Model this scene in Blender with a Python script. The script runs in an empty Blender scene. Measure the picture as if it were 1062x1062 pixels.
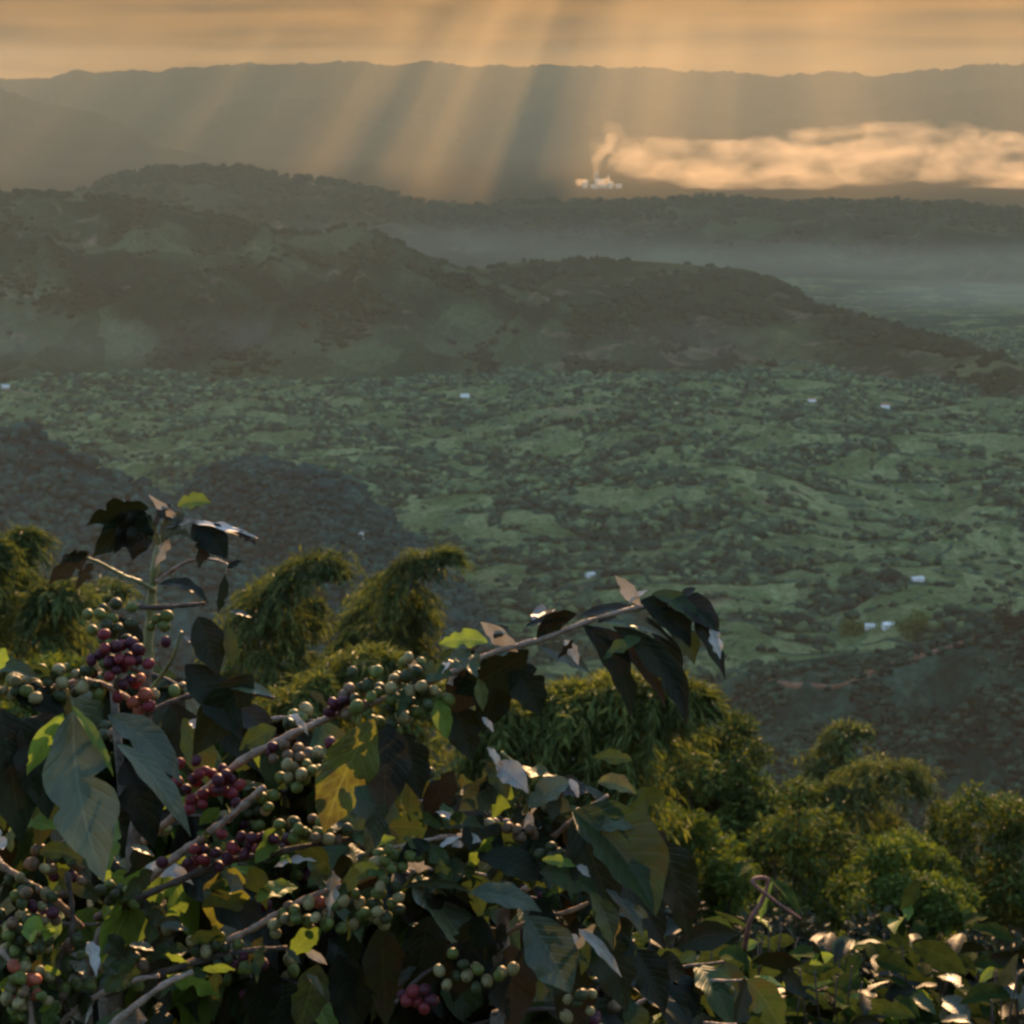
import bpy, bmesh, math, random
import numpy as np
from mathutils import Vector, Matrix, noise as mnoise
R = math.radians
random.seed(7)
rng = np.random.default_rng(11)
scene = bpy.context.scene
C = scene.collection

# ------------------------------------------------------------------ camera, world, sun, exposure
PITCH = R(12.8)
F = 1852.0                                    # focal length in pixels of the 1062 px photograph
cam_d = bpy.data.cameras.new('camera')
cam_d.sensor_width = 36; cam_d.sensor_fit = 'HORIZONTAL'
cam_d.lens = 36 * F / 1062
cam_d.clip_start = 0.05; cam_d.clip_end = 200000
cam = bpy.data.objects.new('camera', cam_d); C.objects.link(cam)
cam.location = (0, 0, 0); cam.rotation_euler = (R(90) - PITCH, 0, 0)
scene.camera = cam
cam_d.dof.use_dof = True; cam_d.dof.focus_distance = 1.9; cam_d.dof.aperture_fstop = 26

SUN_EL, SUN_AZ = R(20), R(8.0)
SUN = Vector((math.sin(SUN_AZ) * math.cos(SUN_EL), math.cos(SUN_AZ) * math.cos(SUN_EL), math.sin(SUN_EL)))
VEIL_DARK, VEIL_LIGHT = (0.036, 0.0145, 0.002), (0.088, 0.0355, 0.005)      # times ten
world = bpy.data.worlds.new('World'); scene.world = world; world.use_nodes = True
nt = world.node_tree
bg = nt.nodes['Background']
sky = nt.nodes.new('ShaderNodeTexSky'); sky.sky_type = 'NISHITA'; sky.sun_disc = False
sky.sun_elevation = SUN_EL; sky.sun_rotation = SUN_AZ
sky.altitude = 1600; sky.air_density = 1.0; sky.dust_density = 0.6; sky.ozone_density = 1.0
def wn(t, **kw):
    x = nt.nodes.new(t)
    for k, v in kw.items(): setattr(x, k, v)
    return x
# a low veil of warm sheet cloud stands in the sky on the sun's side; the rest of the sky stays clear and blue
wtc = wn('ShaderNodeTexCoord'); wsep = wn('ShaderNodeSeparateXYZ'); nt.links.new(wtc.outputs['Generated'], wsep.inputs[0])
wel = wn('ShaderNodeMapRange'); wel.inputs[1].default_value = 0.62; wel.inputs[2].default_value = 0.30; nt.links.new(wsep.outputs['Z'], wel.inputs[0])
wfr = wn('ShaderNodeMapRange'); wfr.inputs[1].default_value = -0.1; wfr.inputs[2].default_value = 0.5; nt.links.new(wsep.outputs['Y'], wfr.inputs[0])
wmu = wn('ShaderNodeMath', operation='MULTIPLY'); nt.links.new(wel.outputs[0], wmu.inputs[0]); nt.links.new(wfr.outputs[0], wmu.inputs[1])
wmp = wn('ShaderNodeMapping'); wmp.inputs['Scale'].default_value = (5, 5, 75); nt.links.new(wtc.outputs['Generated'], wmp.inputs[0])
wnz = wn('ShaderNodeTexNoise'); wnz.inputs['Scale'].default_value = 1.6; wnz.inputs['Detail'].default_value = 5; nt.links.new(wmp.outputs[0], wnz.inputs['Vector'])
wcr = wn('ShaderNodeValToRGB'); e = wcr.color_ramp.elements
e[0].position = 0.3; e[0].color = (*VEIL_DARK, 1); e[1].position = 0.68; e[1].color = (*VEIL_LIGHT, 1)
nt.links.new(wnz.outputs[0], wcr.inputs[0])
wsc = wn('ShaderNodeVectorMath', operation='SCALE'); wsc.inputs['Scale'].default_value = 10; nt.links.new(wcr.outputs[0], wsc.inputs[0])
wmx = wn('ShaderNodeMix', data_type='RGBA'); nt.links.new(wmu.outputs[0], wmx.inputs[0])
wti = wn('ShaderNodeVectorMath', operation='MULTIPLY'); wti.inputs[1].default_value = (0.93, 1.0, 0.94)
nt.links.new(sky.outputs[0], wti.inputs[0]); nt.links.new(wti.outputs[0], wmx.inputs[6]); nt.links.new(wsc.outputs[0], wmx.inputs[7])
nt.links.new(wmx.outputs[2], bg.inputs[0]); bg.inputs[1].default_value = 0.13
sl = bpy.data.lights.new('sun', 'SUN'); sl.energy = 2.4; sl.angle = R(0.5); sl.color = (1.0, 0.585, 0.27)
so = bpy.data.objects.new('sun', sl); C.objects.link(so)
so.location = (0, 0, 50); so.rotation_euler = SUN.to_track_quat('Z', 'Y').to_euler()
scene.view_settings.view_transform = 'Standard'; scene.view_settings.look = 'None'
scene.view_settings.gamma = 1; scene.view_settings.exposure = 2.32
scene.render.engine = 'CYCLES'
scene.cycles.use_denoising = True
scene.cycles.max_bounces = 6; scene.cycles.volume_bounces = 1; scene.cycles.transparent_max_bounces = 8
scene.cycles.diffuse_bounces = 2; scene.cycles.glossy_bounces = 2; scene.cycles.transmission_bounces = 3
scene.cycles.filter_width = 2.6
scene.cycles.volume_step_rate = 1.0; scene.cycles.volume_max_steps = 128

# ------------------------------------------------------------------ helpers
CP, SP = math.cos(PITCH), math.sin(PITCH)
def ray(px, py):
    u, v = (px - 531) / F, (531 - py) / F     # camera space x right, y up, -z forward
    return Vector((u, CP + v * SP, -SP + v * CP))
def pt(px, py, d):                            # point seen at a pixel, d metres ahead
    return ray(px, py) * d
def azel(px, py):
    r = ray(px, py); return math.atan2(r.x, r.y), math.atan2(r.z, math.hypot(r.x, r.y))
def proj(P):                                  # numpy (n,3) -> pixels, depth
    x, y, z = P[:, 0], P[:, 1], P[:, 2]
    d = y * CP - z * SP; up = y * SP + z * CP
    return 531 + F * x / d, 531 - F * up / d, d

def tag(o, label=None, cat=None, group=None, kind=None):
    if label: o['label'] = label
    if cat: o['category'] = cat
    if group: o['group'] = group
    if kind: o['kind'] = kind
    return o
def empty(name, loc=(0, 0, 0), label=None, cat=None, group=None):
    o = bpy.data.objects.new(name, None); C.objects.link(o); o.location = loc
    o.empty_display_size = 0.1
    return tag(o, label, cat, group)
def mesh_obj(name, V, Fc, mat, parent=None, smooth=True, kind=None, origin=None):
    """numpy verts (world space when no parent offset), faces as an array or list"""
    me = bpy.data.meshes.new(name)
    V = np.asarray(V, dtype=np.float64)
    if origin is not None: V = V - np.asarray(origin)
    if isinstance(Fc, np.ndarray):
        k = Fc.shape[1]; n = len(Fc)
        me.vertices.add(len(V)); me.vertices.foreach_set('co', V.astype(np.float32).ravel())
        me.loops.add(n * k); me.loops.foreach_set('vertex_index', Fc.astype(np.int32).ravel())
        me.polygons.add(n); me.polygons.foreach_set('loop_start', np.arange(0, n * k, k, dtype=np.int32))
        me.polygons.foreach_set('loop_total', np.full(n, k, dtype=np.int32))
        me.update(calc_edges=True)
    else:
        me.from_pydata([tuple(v) for v in V], [], Fc); me.update()
    me.polygons.foreach_set('use_smooth', np.full(len(me.polygons), smooth))
    for m in (mat if isinstance(mat, (list, tuple)) else [mat]):
        if m: me.materials.append(m)
    o = bpy.data.objects.new(name, me); C.objects.link(o)
    if origin is not None and parent is None: o.location = origin
    if parent: o.parent = parent
    if kind: o['kind'] = kind
    return o

# numpy gradient noise
_perm = rng.permutation(512); _perm = np.concatenate([_perm, _perm])
_g = rng.normal(size=(512, 2)); _g /= np.linalg.norm(_g, axis=1)[:, None]
def perlin(x, y):
    xi = np.floor(x).astype(int); yi = np.floor(y).astype(int); xf = x - xi; yf = y - yi
    def gr(ix, iy, fx, fy):
        g = _g[_perm[(ix & 511) + _perm[iy & 511]] & 511]; return g[..., 0] * fx + g[..., 1] * fy
    u = xf ** 3 * (xf * (xf * 6 - 15) + 10); v = yf ** 3 * (yf * (yf * 6 - 15) + 10)
    a = gr(xi, yi, xf, yf) * (1 - u) + gr(xi + 1, yi, xf - 1, yf) * u
    b = gr(xi, yi + 1, xf, yf - 1) * (1 - u) + gr(xi + 1, yi + 1, xf - 1, yf - 1) * u
    return (a * (1 - v) + b * v) * 1.5
def fbm(x, y, o=4, g=0.5):
    s = 0; a = 1
    for i in range(o):
        s = s + a * perlin(x * 2 ** i + 17.3 * i, y * 2 ** i - 9.1 * i); a *= g
    return s
def ridged(x, y, o=4):
    s = 0; a = 1
    for i in range(o):
        s = s + a * (1 - 2 * np.abs(perlin(x * 2 ** i + 31.7 * i, y * 2 ** i + 5.3 * i))); a *= 0.5
    return s
def smooth(a, b, x):
    t = np.clip((x - a) / (b - a), 0, 1); return t * t * (3 - 2 * t)

# materials
def new_mat(name):
    m = bpy.data.materials.new(name); m.use_nodes = True
    n = m.node_tree; n.nodes.clear(); out = n.nodes.new('ShaderNodeOutputMaterial')
    return m, n, out
def nd(n, t, **kw):
    x = n.nodes.new(t)
    for k, v in kw.items(): setattr(x, k, v)
    return x
def ramp(n, stops, interp='LINEAR'):
    r = nd(n, 'ShaderNodeValToRGB'); cr = r.color_ramp; cr.interpolation = interp
    while len(cr.elements) < len(stops): cr.elements.new(0.5)
    for e, (p, c) in zip(cr.elements, stops): e.position = p; e.color = (*c, 1)
    return r
def noise_tex(n, scale, detail=4, rough=0.55, coord=None, dist=0.0):
    t = nd(n, 'ShaderNodeTexNoise'); t.inputs['Scale'].default_value = scale
    t.inputs['Detail'].default_value = detail; t.inputs['Roughness'].default_value = rough
    t.inputs['Distortion'].default_value = dist
    if coord is not None: n.links.new(coord, t.inputs['Vector'])
    return t
def plain(name, col, rough=0.6, spec=0.3, var=0.25, scale=40, bump=0.0, coat=0.0):
    """a colour that wanders a little with a noise texture"""
    m, n, out = new_mat(name)
    b = nd(n, 'ShaderNodeBsdfPrincipled'); tc = nd(n, 'ShaderNodeTexCoord')
    t = noise_tex(n, scale, 4, 0.6, tc.outputs['Object'])
    lo = tuple(c * (1 - var) for c in col); hi = tuple(min(1, c * (1 + var)) for c in col)
    r = ramp(n, [(0.3, lo), (0.7, hi)]); n.links.new(t.outputs[0], r.inputs[0])
    n.links.new(r.outputs[0], b.inputs['Base Color'])
    b.inputs['Roughness'].default_value = rough; b.inputs['Specular IOR Level'].default_value = spec
    b.inputs['Coat Weight'].default_value = coat
    if bump:
        bp = nd(n, 'ShaderNodeBump'); bp.inputs['Strength'].default_value = bump; bp.inputs['Distance'].default_value = 0.01
        n.links.new(t.outputs[0], bp.inputs['Height']); n.links.new(bp.outputs[0], b.inputs['Normal'])
    n.links.new(b.outputs[0], out.inputs[0]); return m

def land_mat(name, forest, grass, field, soil, cell=90.0, wood=0.5, soil_amt=0.12, big=0.0018, attr=None):
    """patchwork of woods, pasture, crops and bare earth in metres"""
    m, n, out = new_mat(name); L = n.links.new
    tc = nd(n, 'ShaderNodeTexCoord'); co = tc.outputs['Object']
    warp = noise_tex(n, 0.008, 3, 0.5, co)
    mp = nd(n, 'ShaderNodeVectorMath', operation='MULTIPLY_ADD'); mp.inputs[1].default_value = (60, 60, 0)
    L(warp.outputs['Color'], mp.inputs[0]); L(co, mp.inputs[2])
    flat = nd(n, 'ShaderNodeVectorMath', operation='MULTIPLY'); flat.inputs[1].default_value = (1 / cell, 0.75 / cell, 0)
    L(mp.outputs[0], flat.inputs[0])
    vo = nd(n, 'ShaderNodeTexVoronoi'); vo.feature = 'F1'; vo.inputs['Scale'].default_value = 1
    L(flat.outputs[0], vo.inputs['Vector'])
    sep = nd(n, 'ShaderNodeSeparateColor'); L(vo.outputs['Color'], sep.inputs[0])
    fields = ramp(n, [(0.0, grass), (0.35, tuple(c * 0.7 for c in grass)), (0.55, field), (0.8, tuple(c * 0.75 for c in field)), (1.0, tuple((a + b) / 2 for a, b in zip(grass, forest)))])
    L(sep.outputs[0], fields.inputs[0])
    n1 = noise_tex(n, big, 5, 0.6, co, 0.6)
    n2 = noise_tex(n, 0.035, 5, 0.7, co)
    if attr: n1 = nd(n, 'ShaderNodeAttribute', attribute_name=attr)
    n1o = n1.outputs['Fac'] if attr else n1.outputs[0]
    fr = ramp(n, [(wood - 0.08, (0, 0, 0)), (wood + 0.02, (1, 1, 1))]); L(n1o, fr.inputs[0])
    fcol = ramp(n, [(0.3, tuple(c * 0.45 for c in forest)), (0.55, forest), (0.75, tuple(c * 1.5 for c in forest))]); L(n2.outputs[0], fcol.inputs[0])
    mx = nd(n, 'ShaderNodeMix', data_type='RGBA'); L(fr.outputs[0], mx.inputs[0]); L(fields.outputs[0], mx.inputs[6]); L(fcol.outputs[0], mx.inputs[7])
    n3 = noise_tex(n, 0.006, 5, 0.65, co, 1.2)
    sr = ramp(n, [(0.62 - soil_amt * 0.6, (0, 0, 0)), (0.72 - soil_amt * 0.5, (1, 1, 1))]); L(n3.outputs[0], sr.inputs[0])
    ms = nd(n, 'ShaderNodeMath', operation='MULTIPLY'); ms.inputs[1].default_value = 0.7; L(sr.outputs[0], ms.inputs[0])
    mx2 = nd(n, 'ShaderNodeMix', data_type='RGBA'); L(ms.outputs[0], mx2.inputs[0]); L(mx.outputs[2], mx2.inputs[6]); mx2.inputs[7].default_value = (*soil, 1)
    n4 = noise_tex(n, 0.12, 4, 0.7, co)
    vr = ramp(n, [(0.3, (0.42, 0.42, 0.42)), (0.66, (1.35, 1.35, 1.35))]); L(n4.outputs[0], vr.inputs[0])
    mul = nd(n, 'ShaderNodeMix', data_type='RGBA', blend_type='MULTIPLY'); mul.inputs[0].default_value = 1
    L(mx2.outputs[2], mul.inputs[6]); L(vr.outputs[0], mul.inputs[7])
    b = nd(n, 'ShaderNodeBsdfPrincipled'); b.inputs['Roughness'].default_value = 1.0; b.inputs['Specular IOR Level'].default_value = 0.0
    L(mul.outputs[2], b.inputs['Base Color'])
    bp = nd(n, 'ShaderNodeBump'); bp.inputs['Strength'].default_value = 0.7; bp.inputs['Distance'].default_value = 6
    L(n2.outputs[0], bp.inputs['Height']); L(bp.outputs[0], b.inputs['Normal'])
    L(b.outputs[0], out.inputs[0]); return m

FOREST = (0.030, 0.060, 0.038); GRASS = (0.085, 0.118, 0.044); FIELD = (0.155, 0.175, 0.072); SOIL = (0.20, 0.12, 0.075)
M_valley = land_mat('valley_land', FOREST, GRASS, FIELD, SOIL, 34, 0.5, 0.02, attr='wooded')
M_hill = land_mat('hill_land', (0.010, 0.020, 0.011), (0.028, 0.044, 0.020), (0.056, 0.070, 0.032), SOIL, 120, 0.53, 0.05, 0.0022)
M_low = land_mat('low_hill_land', (0.018, 0.026, 0.012), (0.052, 0.060, 0.024), (0.10, 0.10, 0.04), (0.15, 0.10, 0.06), 170, 0.52, 0.12, 0.0016)
M_spur = land_mat('spur_land', (0.011, 0.044, 0.040), (0.020, 0.062, 0.052), (0.030, 0.078, 0.058), (0.06, 0.05, 0.03), 60, 0.45, 0.0, 0.004)
M_dark = land_mat('dark_spur_land', (0.010, 0.028, 0.020), (0.034, 0.066, 0.042), (0.065, 0.095, 0.055), (0.10, 0.06, 0.04), 26, 0.52, 0.0, 0.006)
M_plain = land_mat('far_plain', (0.010, 0.011, 0.008), (0.014, 0.014, 0.009), (0.018, 0.017, 0.011), (0.02, 0.016, 0.012), 420, 0.5, 0.05, 0.0006)
M_slope = land_mat('slope_scrub', (0.018, 0.030, 0.014), (0.035, 0.05, 0.02), (0.04, 0.05, 0.02), (0.08, 0.06, 0.04), 14, 0.5, 0.1, 0.02)
M_far = land_mat('mountain_land', (0.010, 0.011, 0.008), (0.013, 0.013, 0.009), (0.016, 0.015, 0.010), (0.018, 0.015, 0.010), 600, 0.5, 0.0, 0.0004)

# ------------------------------------------------------------------ the land: one ground sheet to the horizon
def ground_z(x, y):
    r = np.hypot(x, y)
    yy = y + 0.15 * np.abs(x)
    z = np.interp(yy, [-800, -1.2, 2.4, 12, 150, 900, 1180, 1450, 40000], [470, -1.75, -2.35, -8.4, -92, -400, -482, -500, -500])  # unseen hillside behind the camera, steepened to block sky light from the back
    val = smooth(900, 1600, yy)
    far = smooth(3700, 3000, yy) * 0.9 + 0.1
    z = z - 14 * val * (1 - far)
    z = z + val * far * (18 * fbm(x / 420 + 3, y / 420, 3) + 9 * ridged(x / 210, y / 160 + 7, 3) + 26 * smooth(0.1, 0.35, perlin(x / 900 + 8.2, y / 700 + 2.2)) * smooth(9000, 5000, r))
    z = z + smooth(20, 150, yy) * (1 - val) * 5 * fbm(x / 60, y / 60, 3)
    z = z + 0.05 * fbm(x / 0.8, y / 0.8, 3) * smooth(40, 5, r)
    return z
def wooded(x, y):
    r = np.hypot(x, y)
    d = fbm(x / 150 + 2, y / 95 + 9, 4) + 0.35 - 0.35 * smooth(230, 420, x) * smooth(2500, 2100, r) + 0.45 * np.exp(-((r - 3330) / 110) ** 2) - 0.12 * smooth(3200, 2900, r) * smooth(2300, 2600, r)
    h = np.abs(perlin(x / 75 + 3 * perlin(x / 300, y / 300), y / 55 + 4))
    return d, h
def build_ground():
    az = np.radians(np.concatenate([np.linspace(-180, -36, 37), np.linspace(-34, 34, 420), np.linspace(36, 180, 37)]))
    rr = np.concatenate([[0.0], np.geomspace(0.4, 1100, 90), np.geomspace(1110, 7000, 420), np.geomspace(7100, 29000, 60)])
    A, RR = np.meshgrid(az, rr)
    X = RR * np.sin(A); Y = RR * np.cos(A)
    Y = np.where(np.cos(A) < 0, np.maximum(Y, -780), Y)
    Z = ground_z(X, Y)
    nr, na = X.shape; idx = np.arange(nr * na).reshape(nr, na)
    Fc = np.stack([idx[:-1, :-1], idx[:-1, 1:], idx[1:, 1:], idx[1:, :-1]], -1).reshape(-1, 4)
    o = mesh_obj('ground', np.stack([X, Y, Z], -1).reshape(-1, 3), Fc, [M_valley, M_slope, M_plain], kind='structure')
    d, h = wooded(X, Y); w = np.maximum(smooth(0.12, 0.55, d), 0.8 * (h < 0.07)).astype(np.float32)
    o.data.attributes.new('wooded', 'FLOAT', 'POINT').data.foreach_set('value', w.ravel())
    near = ((RR[:-1, :-1] < 1180) * 1 + (RR[:-1, :-1] > 7000) * 2).ravel().astype(np.int32)
    o.data.polygons.foreach_set('material_index', near)
build_ground()

def hill(name, sil, dist, mat, foot, back, na=260, nf=90, nb=24, amp=20, wl=500, jag=4, jag2=0, foot_z=-505, curve=1.3, seed=0.0):
    """sil: silhouette in pixels; dist: crest distance along it [(px, m)]; foot: metres from crest to the front foot; back: same behind"""
    ae = np.array([azel(*p) for p in sil]); dd = np.array(dist)
    az = np.linspace(ae[0, 0], ae[-1, 0], na)
    # smooth interpolation of the crest with a little small scale wander
    el = np.interp(az, ae[:, 0], ae[:, 1])
    k = max(3, na // 60); ker = np.hanning(k * 2 + 3)[1:-1]; ker /= ker.sum()
    el = np.convolve(np.pad(el, k, mode='edge'), ker, 'valid')
    D = np.interp(az, [azel(p, 300)[0] for p, _ in dist], dd[:, 1])
    zc = D * np.tan(el) + jag * fbm(az * D / 60 + seed, az * 0 + seed, 4) + jag2 * fbm(az * 38 + seed * 3, az * 0 + seed + 4, 3)
    ft = np.interp(az, np.linspace(az[0], az[-1], len(foot)), foot) if hasattr(foot, '__len__') else np.full(na, foot)
    ft = np.minimum(ft, D * 0.9)
    s = np.concatenate([np.linspace(0, 1, nf), 1 + np.linspace(0, 1, nb + 1)[1:]])
    A, S = np.meshgrid(az, s)
    front = S <= 1
    RR = np.where(front, D - ft * (1 - S), D + back * (S - 1))
    prof = np.where(front, np.power(np.clip(S, 0, 1), curve), 1 - smooth(0, 1, np.clip(S - 1, 0, 1)))
    Z = foot_z + (zc - foot_z) * prof
    X = RR * np.sin(A); Y = RR * np.cos(A)
    env = np.where(front, np.sin(np.pi * np.clip(S, 0, 1)) ** 0.8, -np.clip(S - 1, 0, 1) * 0.3)
    wx = X + 0.25 * wl * fbm(X / wl + seed, Y / wl, 2); wy = Y + 0.25 * wl * fbm(X / wl, Y / wl + 5 + seed, 2)
    Z = Z + env * amp * (ridged(wx / wl + seed, wy / (wl * 1.8) + seed, 4) - 0.4) - (1 - np.clip(prof, 0, 1)) * 4
    nr = len(s); idx = np.arange(nr * na).reshape(nr, na)
    Fc = np.stack([idx[:-1, :-1], idx[:-1, 1:], idx[1:, 1:], idx[1:, :-1]], -1).reshape(-1, 4)
    P = np.stack([X, Y, Z], -1)
    o = mesh_obj(name, P.reshape(-1, 3), Fc, mat, kind='structure')
    return P, nf

H = {}
H['spur_a'] = hill('hill', [(-160, 425), (-60, 436), (0, 448), (40, 458), (90, 480), (140, 502), (190, 532), (240, 572), (290, 620), (350, 700), (410, 800)],
     [(-160, 1500), (410, 1300)], M_spur, 330, 320, amp=40, wl=190, jag=6, curve=1.0, seed=1.3)
H['spur_b'] = hill('hill', [(120, 575), (150, 540), (200, 503), (240, 484), (280, 477), (310, 482), (350, 500), (400, 528), (440, 565), (480, 615), (540, 690), (600, 800)],
     [(120, 1800), (600, 1400)], M_spur, 330, 300, amp=38, wl=180, jag=6, curve=1.0, seed=4.1)
H['spur_right'] = hill('hill', [(640, 800), (700, 752), (740, 722), (780, 702), (830, 692), (900, 684), (960, 671), (1010, 657), (1050, 646), (1120, 628), (1220, 610)],
     [(640, 1220), (1220, 1240)], M_dark, 240, 300, amp=20, wl=110, jag=1.5, curve=0.9, seed=2.2, nf=110, foot_z=-520)
H['left_hill'] = hill('hill', [(-200, 205), (-20, 199), (0, 198), (30, 201), (60, 203), (90, 205), (140, 208), (170, 213), (210, 222), (240, 229), (270, 237), (300, 243), (335, 245), (350, 239), (370, 236), (385, 240), (400, 250), (430, 263), (470, 279), (500, 289), (540, 306), (590, 319), (640, 331), (700, 346), (760, 362)],
     [(-200, 5300), (0, 5200), (380, 4600), (760, 3720)], M_hill, [1900, 1900, 1700, 1300, 700, 250], 1500, na=420, nf=170, amp=85, wl=470, jag=3, curve=1.05, seed=0.6)
H['low_hill'] = hill('hill', [(380, 330), (440, 300), (500, 279), (540, 273), (600, 269), (660, 271), (720, 275), (780, 281), (820, 300), (850, 318), (900, 331), (950, 346), (1000, 360), (1040, 374), (1090, 392)],
     [(380, 4750), (780, 4650), (850, 4350), (900, 4100), (950, 3850), (1000, 3650), (1040, 3500), (1090, 3350)], M_low, [1350, 1350, 1200, 650, 230], 450, na=380, nf=130, amp=22, wl=300, jag=2, curve=1.0, seed=7.7)
H['back_ridge'] = hill('ridge', [(-60, 240), (30, 215), (60, 206), (90, 196), (130, 181), (165, 175), (210, 174), (260, 176), (290, 184), (340, 188), (380, 196), (420, 206), (450, 213), (480, 215), (530, 212), (580, 209), (640, 211), (700, 207), (740, 203), (790, 210), (830, 214), (860, 208), (900, 213), (930, 206), (960, 213), (1000, 212), (1030, 218), (1120, 224), (1250, 228)],
     [(-60, 7600), (500, 7300), (1250, 6600)], M_hill, [1600, 1500, 1450, 1250], 1500, na=460, nf=120, amp=40, wl=520, jag=4, curve=1.0, seed=3.3)
H['mountain_a'] = hill('mountain', [(-500, 60), (-100, 84), (0, 94), (40, 103), (80, 112), (120, 126), (170, 150), (230, 172)],
     [(-500, 19500), (230, 19000)], M_far, 4500, 3000, na=160, nf=50, amp=55, wl=1600, jag=14, jag2=35, seed=5.0)
H['mountain_b'] = hill('mountain', [(80, 168), (150, 135), (230, 108), (300, 100), (340, 101), (400, 112), (450, 122), (500, 145), (560, 168)],
     [(80, 22000), (560, 22000)], M_far, 3800, 3000, na=160, nf=50, amp=55, wl=1600, jag=14, jag2=45, seed=9.0)
H['mountain_d'] = hill('mountain', [(380, 150), (480, 128), (560, 118), (640, 112), (720, 116), (800, 126), (860, 120), (930, 132), (1000, 150)],
     [(380, 22500), (1000, 22500)], M_far, 3500, 2600, na=200, nf=40, amp=55, wl=1600, jag=14, jag2=50, seed=12.0)
H['mountain_c'] = hill('mountain', [(760, 165), (850, 130), (920, 108), (980, 98), (1030, 93), (1100, 86), (1300, 70), (1500, 80)],
     [(760, 22000), (1500, 22000)], M_far, 3800, 3000, na=160, nf=50, amp=55, wl=1600, jag=14, jag2=45, seed=2.0)
H['mountain_far'] = hill('mountain', [(-700, 80), (-300, 92), (-20, 86), (60, 76), (100, 73), (150, 74), (200, 70), (230, 67), (300, 66), (400, 64), (430, 65), (500, 68), (600, 68), (700, 71), (760, 76), (800, 78), (850, 75), (900, 77), (950, 73), (1000, 70), (1062, 65), (1300, 58), (1700, 75)],
     [(-700, 25500), (1700, 25500)], M_far, 5000, 3500, na=520, nf=50, amp=70, wl=2200, jag=22, jag2=55, seed=6.0)

# ------------------------------------------------------------------ unseen clouds added above the haze to shade the valley and cut shafts
def ico(sub):
    bm = bmesh.new(); bmesh.ops.create_icosphere(bm, subdivisions=sub, radius=1)
    V = np.array([v.co[:] for v in bm.verts]); Fc = np.array([[v.index for v in f.verts] for f in bm.faces]); bm.free()
    return V, Fc
def lumps(cent, rad, sub=2, rough=0.25, seed=0, squash=None):
    """many bumpy balls in one vertex and face array"""
    V0, F0 = ico(sub); n = len(cent); r_ = np.random.default_rng(seed)
    variants = []
    for k in range(6):
        o = r_.uniform(-50, 50, 2)
        d = 1 + rough * (fbm(V0[:, 0] * 1.6 + o[0] + V0[:, 2] * 1.1, V0[:, 1] * 1.6 + o[1] - V0[:, 2] * 0.7, 3))
        variants.append(V0 * d[:, None])
    vs = np.stack(variants)[r_.integers(0, 6, n)]
    ang = r_.uniform(0, 6.283, n); c, s = np.cos(ang)[:, None], np.sin(ang)[:, None]
    x = vs[:, :, 0] * c - vs[:, :, 1] * s; y = vs[:, :, 0] * s + vs[:, :, 1] * c
    rad = np.asarray(rad); rad = rad[:, None].repeat(3, 1) if rad.ndim == 1 else rad
    P = np.stack([x, y, vs[:, :, 2]], -1) * rad[:, None, :] + np.asarray(cent)[:, None, :]
    Fc = (F0[None] + (np.arange(n) * len(V0))[:, None, None]).reshape(-1, 3)
    return P.reshape(-1, 3), Fc
M_cloud = plain('gobo_cloud_white', (0.75, 0.75, 0.77), 1.0, 0.0, 0.05, 0.002)
def gobo_clouds():
    CZ = 1900.0; k = 1 / math.tan(SUN_EL); sx = math.tan(SUN_AZ)
    cent, rad = [], []
    r_ = np.random.default_rng(3)
    def shade(x, y, w, l, h=110):                     # a cloud whose shadow at eye level falls on x, y
        cent.append((x + (CZ * k) * sx, y + CZ * k, CZ + r_.uniform(-60, 120))); rad.append((w, l, h))
    # solid deck over the valley: shadow from 1 km to 9 km
    for y in np.arange(1500, 8200, 420):
        for x in np.arange(-5200, 5300, 520):
            if r_.random() < (0.86 if (600 < x < 3200 and 6000 < y < 7600) else 0.95): shade(x + r_.uniform(-120, 120), y + r_.uniform(-120, 120), r_.uniform(380, 520), r_.uniform(330, 460))
    # ragged fingers further out: gaps between them become the shafts
    for x, w, y0, y1 in FINGERS:
        for y in np.arange(y0, y1, 380):
            shade(x + r_.uniform(-.15, .15) * w, y, w * r_.uniform(0.8, 1.1), 330)
    P, Fc = lumps(cent, rad, 2, 0.22, 5)
    mesh_obj('gobo_clouds', P, Fc, M_cloud, kind='stuff')
FINGERS = []
def _bar(x0, x1, y0, y1):
    w = min(300, (x1 - x0) / 2); n = max(1, round((x1 - x0) / (w * 1.5)))
    for i in range(n): FINGERS.append((x0 + (x1 - x0) * (i + 0.5) / n, w * 1.15, y0, y1))
for x0, x1 in ((-5600, -3200), (-2500, -1150), (-800, -430), (60, 440)): _bar(x0, x1, 8600, 13400)
for x0, x1 in ((1200, 1430), (2100, 2560), (4400, 7000)): _bar(x0, x1, 8000, 11000)
_rf = np.random.default_rng(14)
for _ in range(230):
    x = _rf.uniform(-7500, 7500); y0 = _rf.uniform(13200, 21500)
    if y0 > 14600 or not 300 < x < 4000: FINGERS.append((x, _rf.uniform(150, 420), y0, min(24000, y0 + _rf.uniform(1500, 4500))))
for _ in range(16):
    x = _rf.uniform(-5500, 500); y0 = _rf.uniform(8400, 13000); FINGERS.append((x, _rf.uniform(40, 90), y0, y0 + _rf.uniform(700, 1800)))
gobo_clouds()

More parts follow.
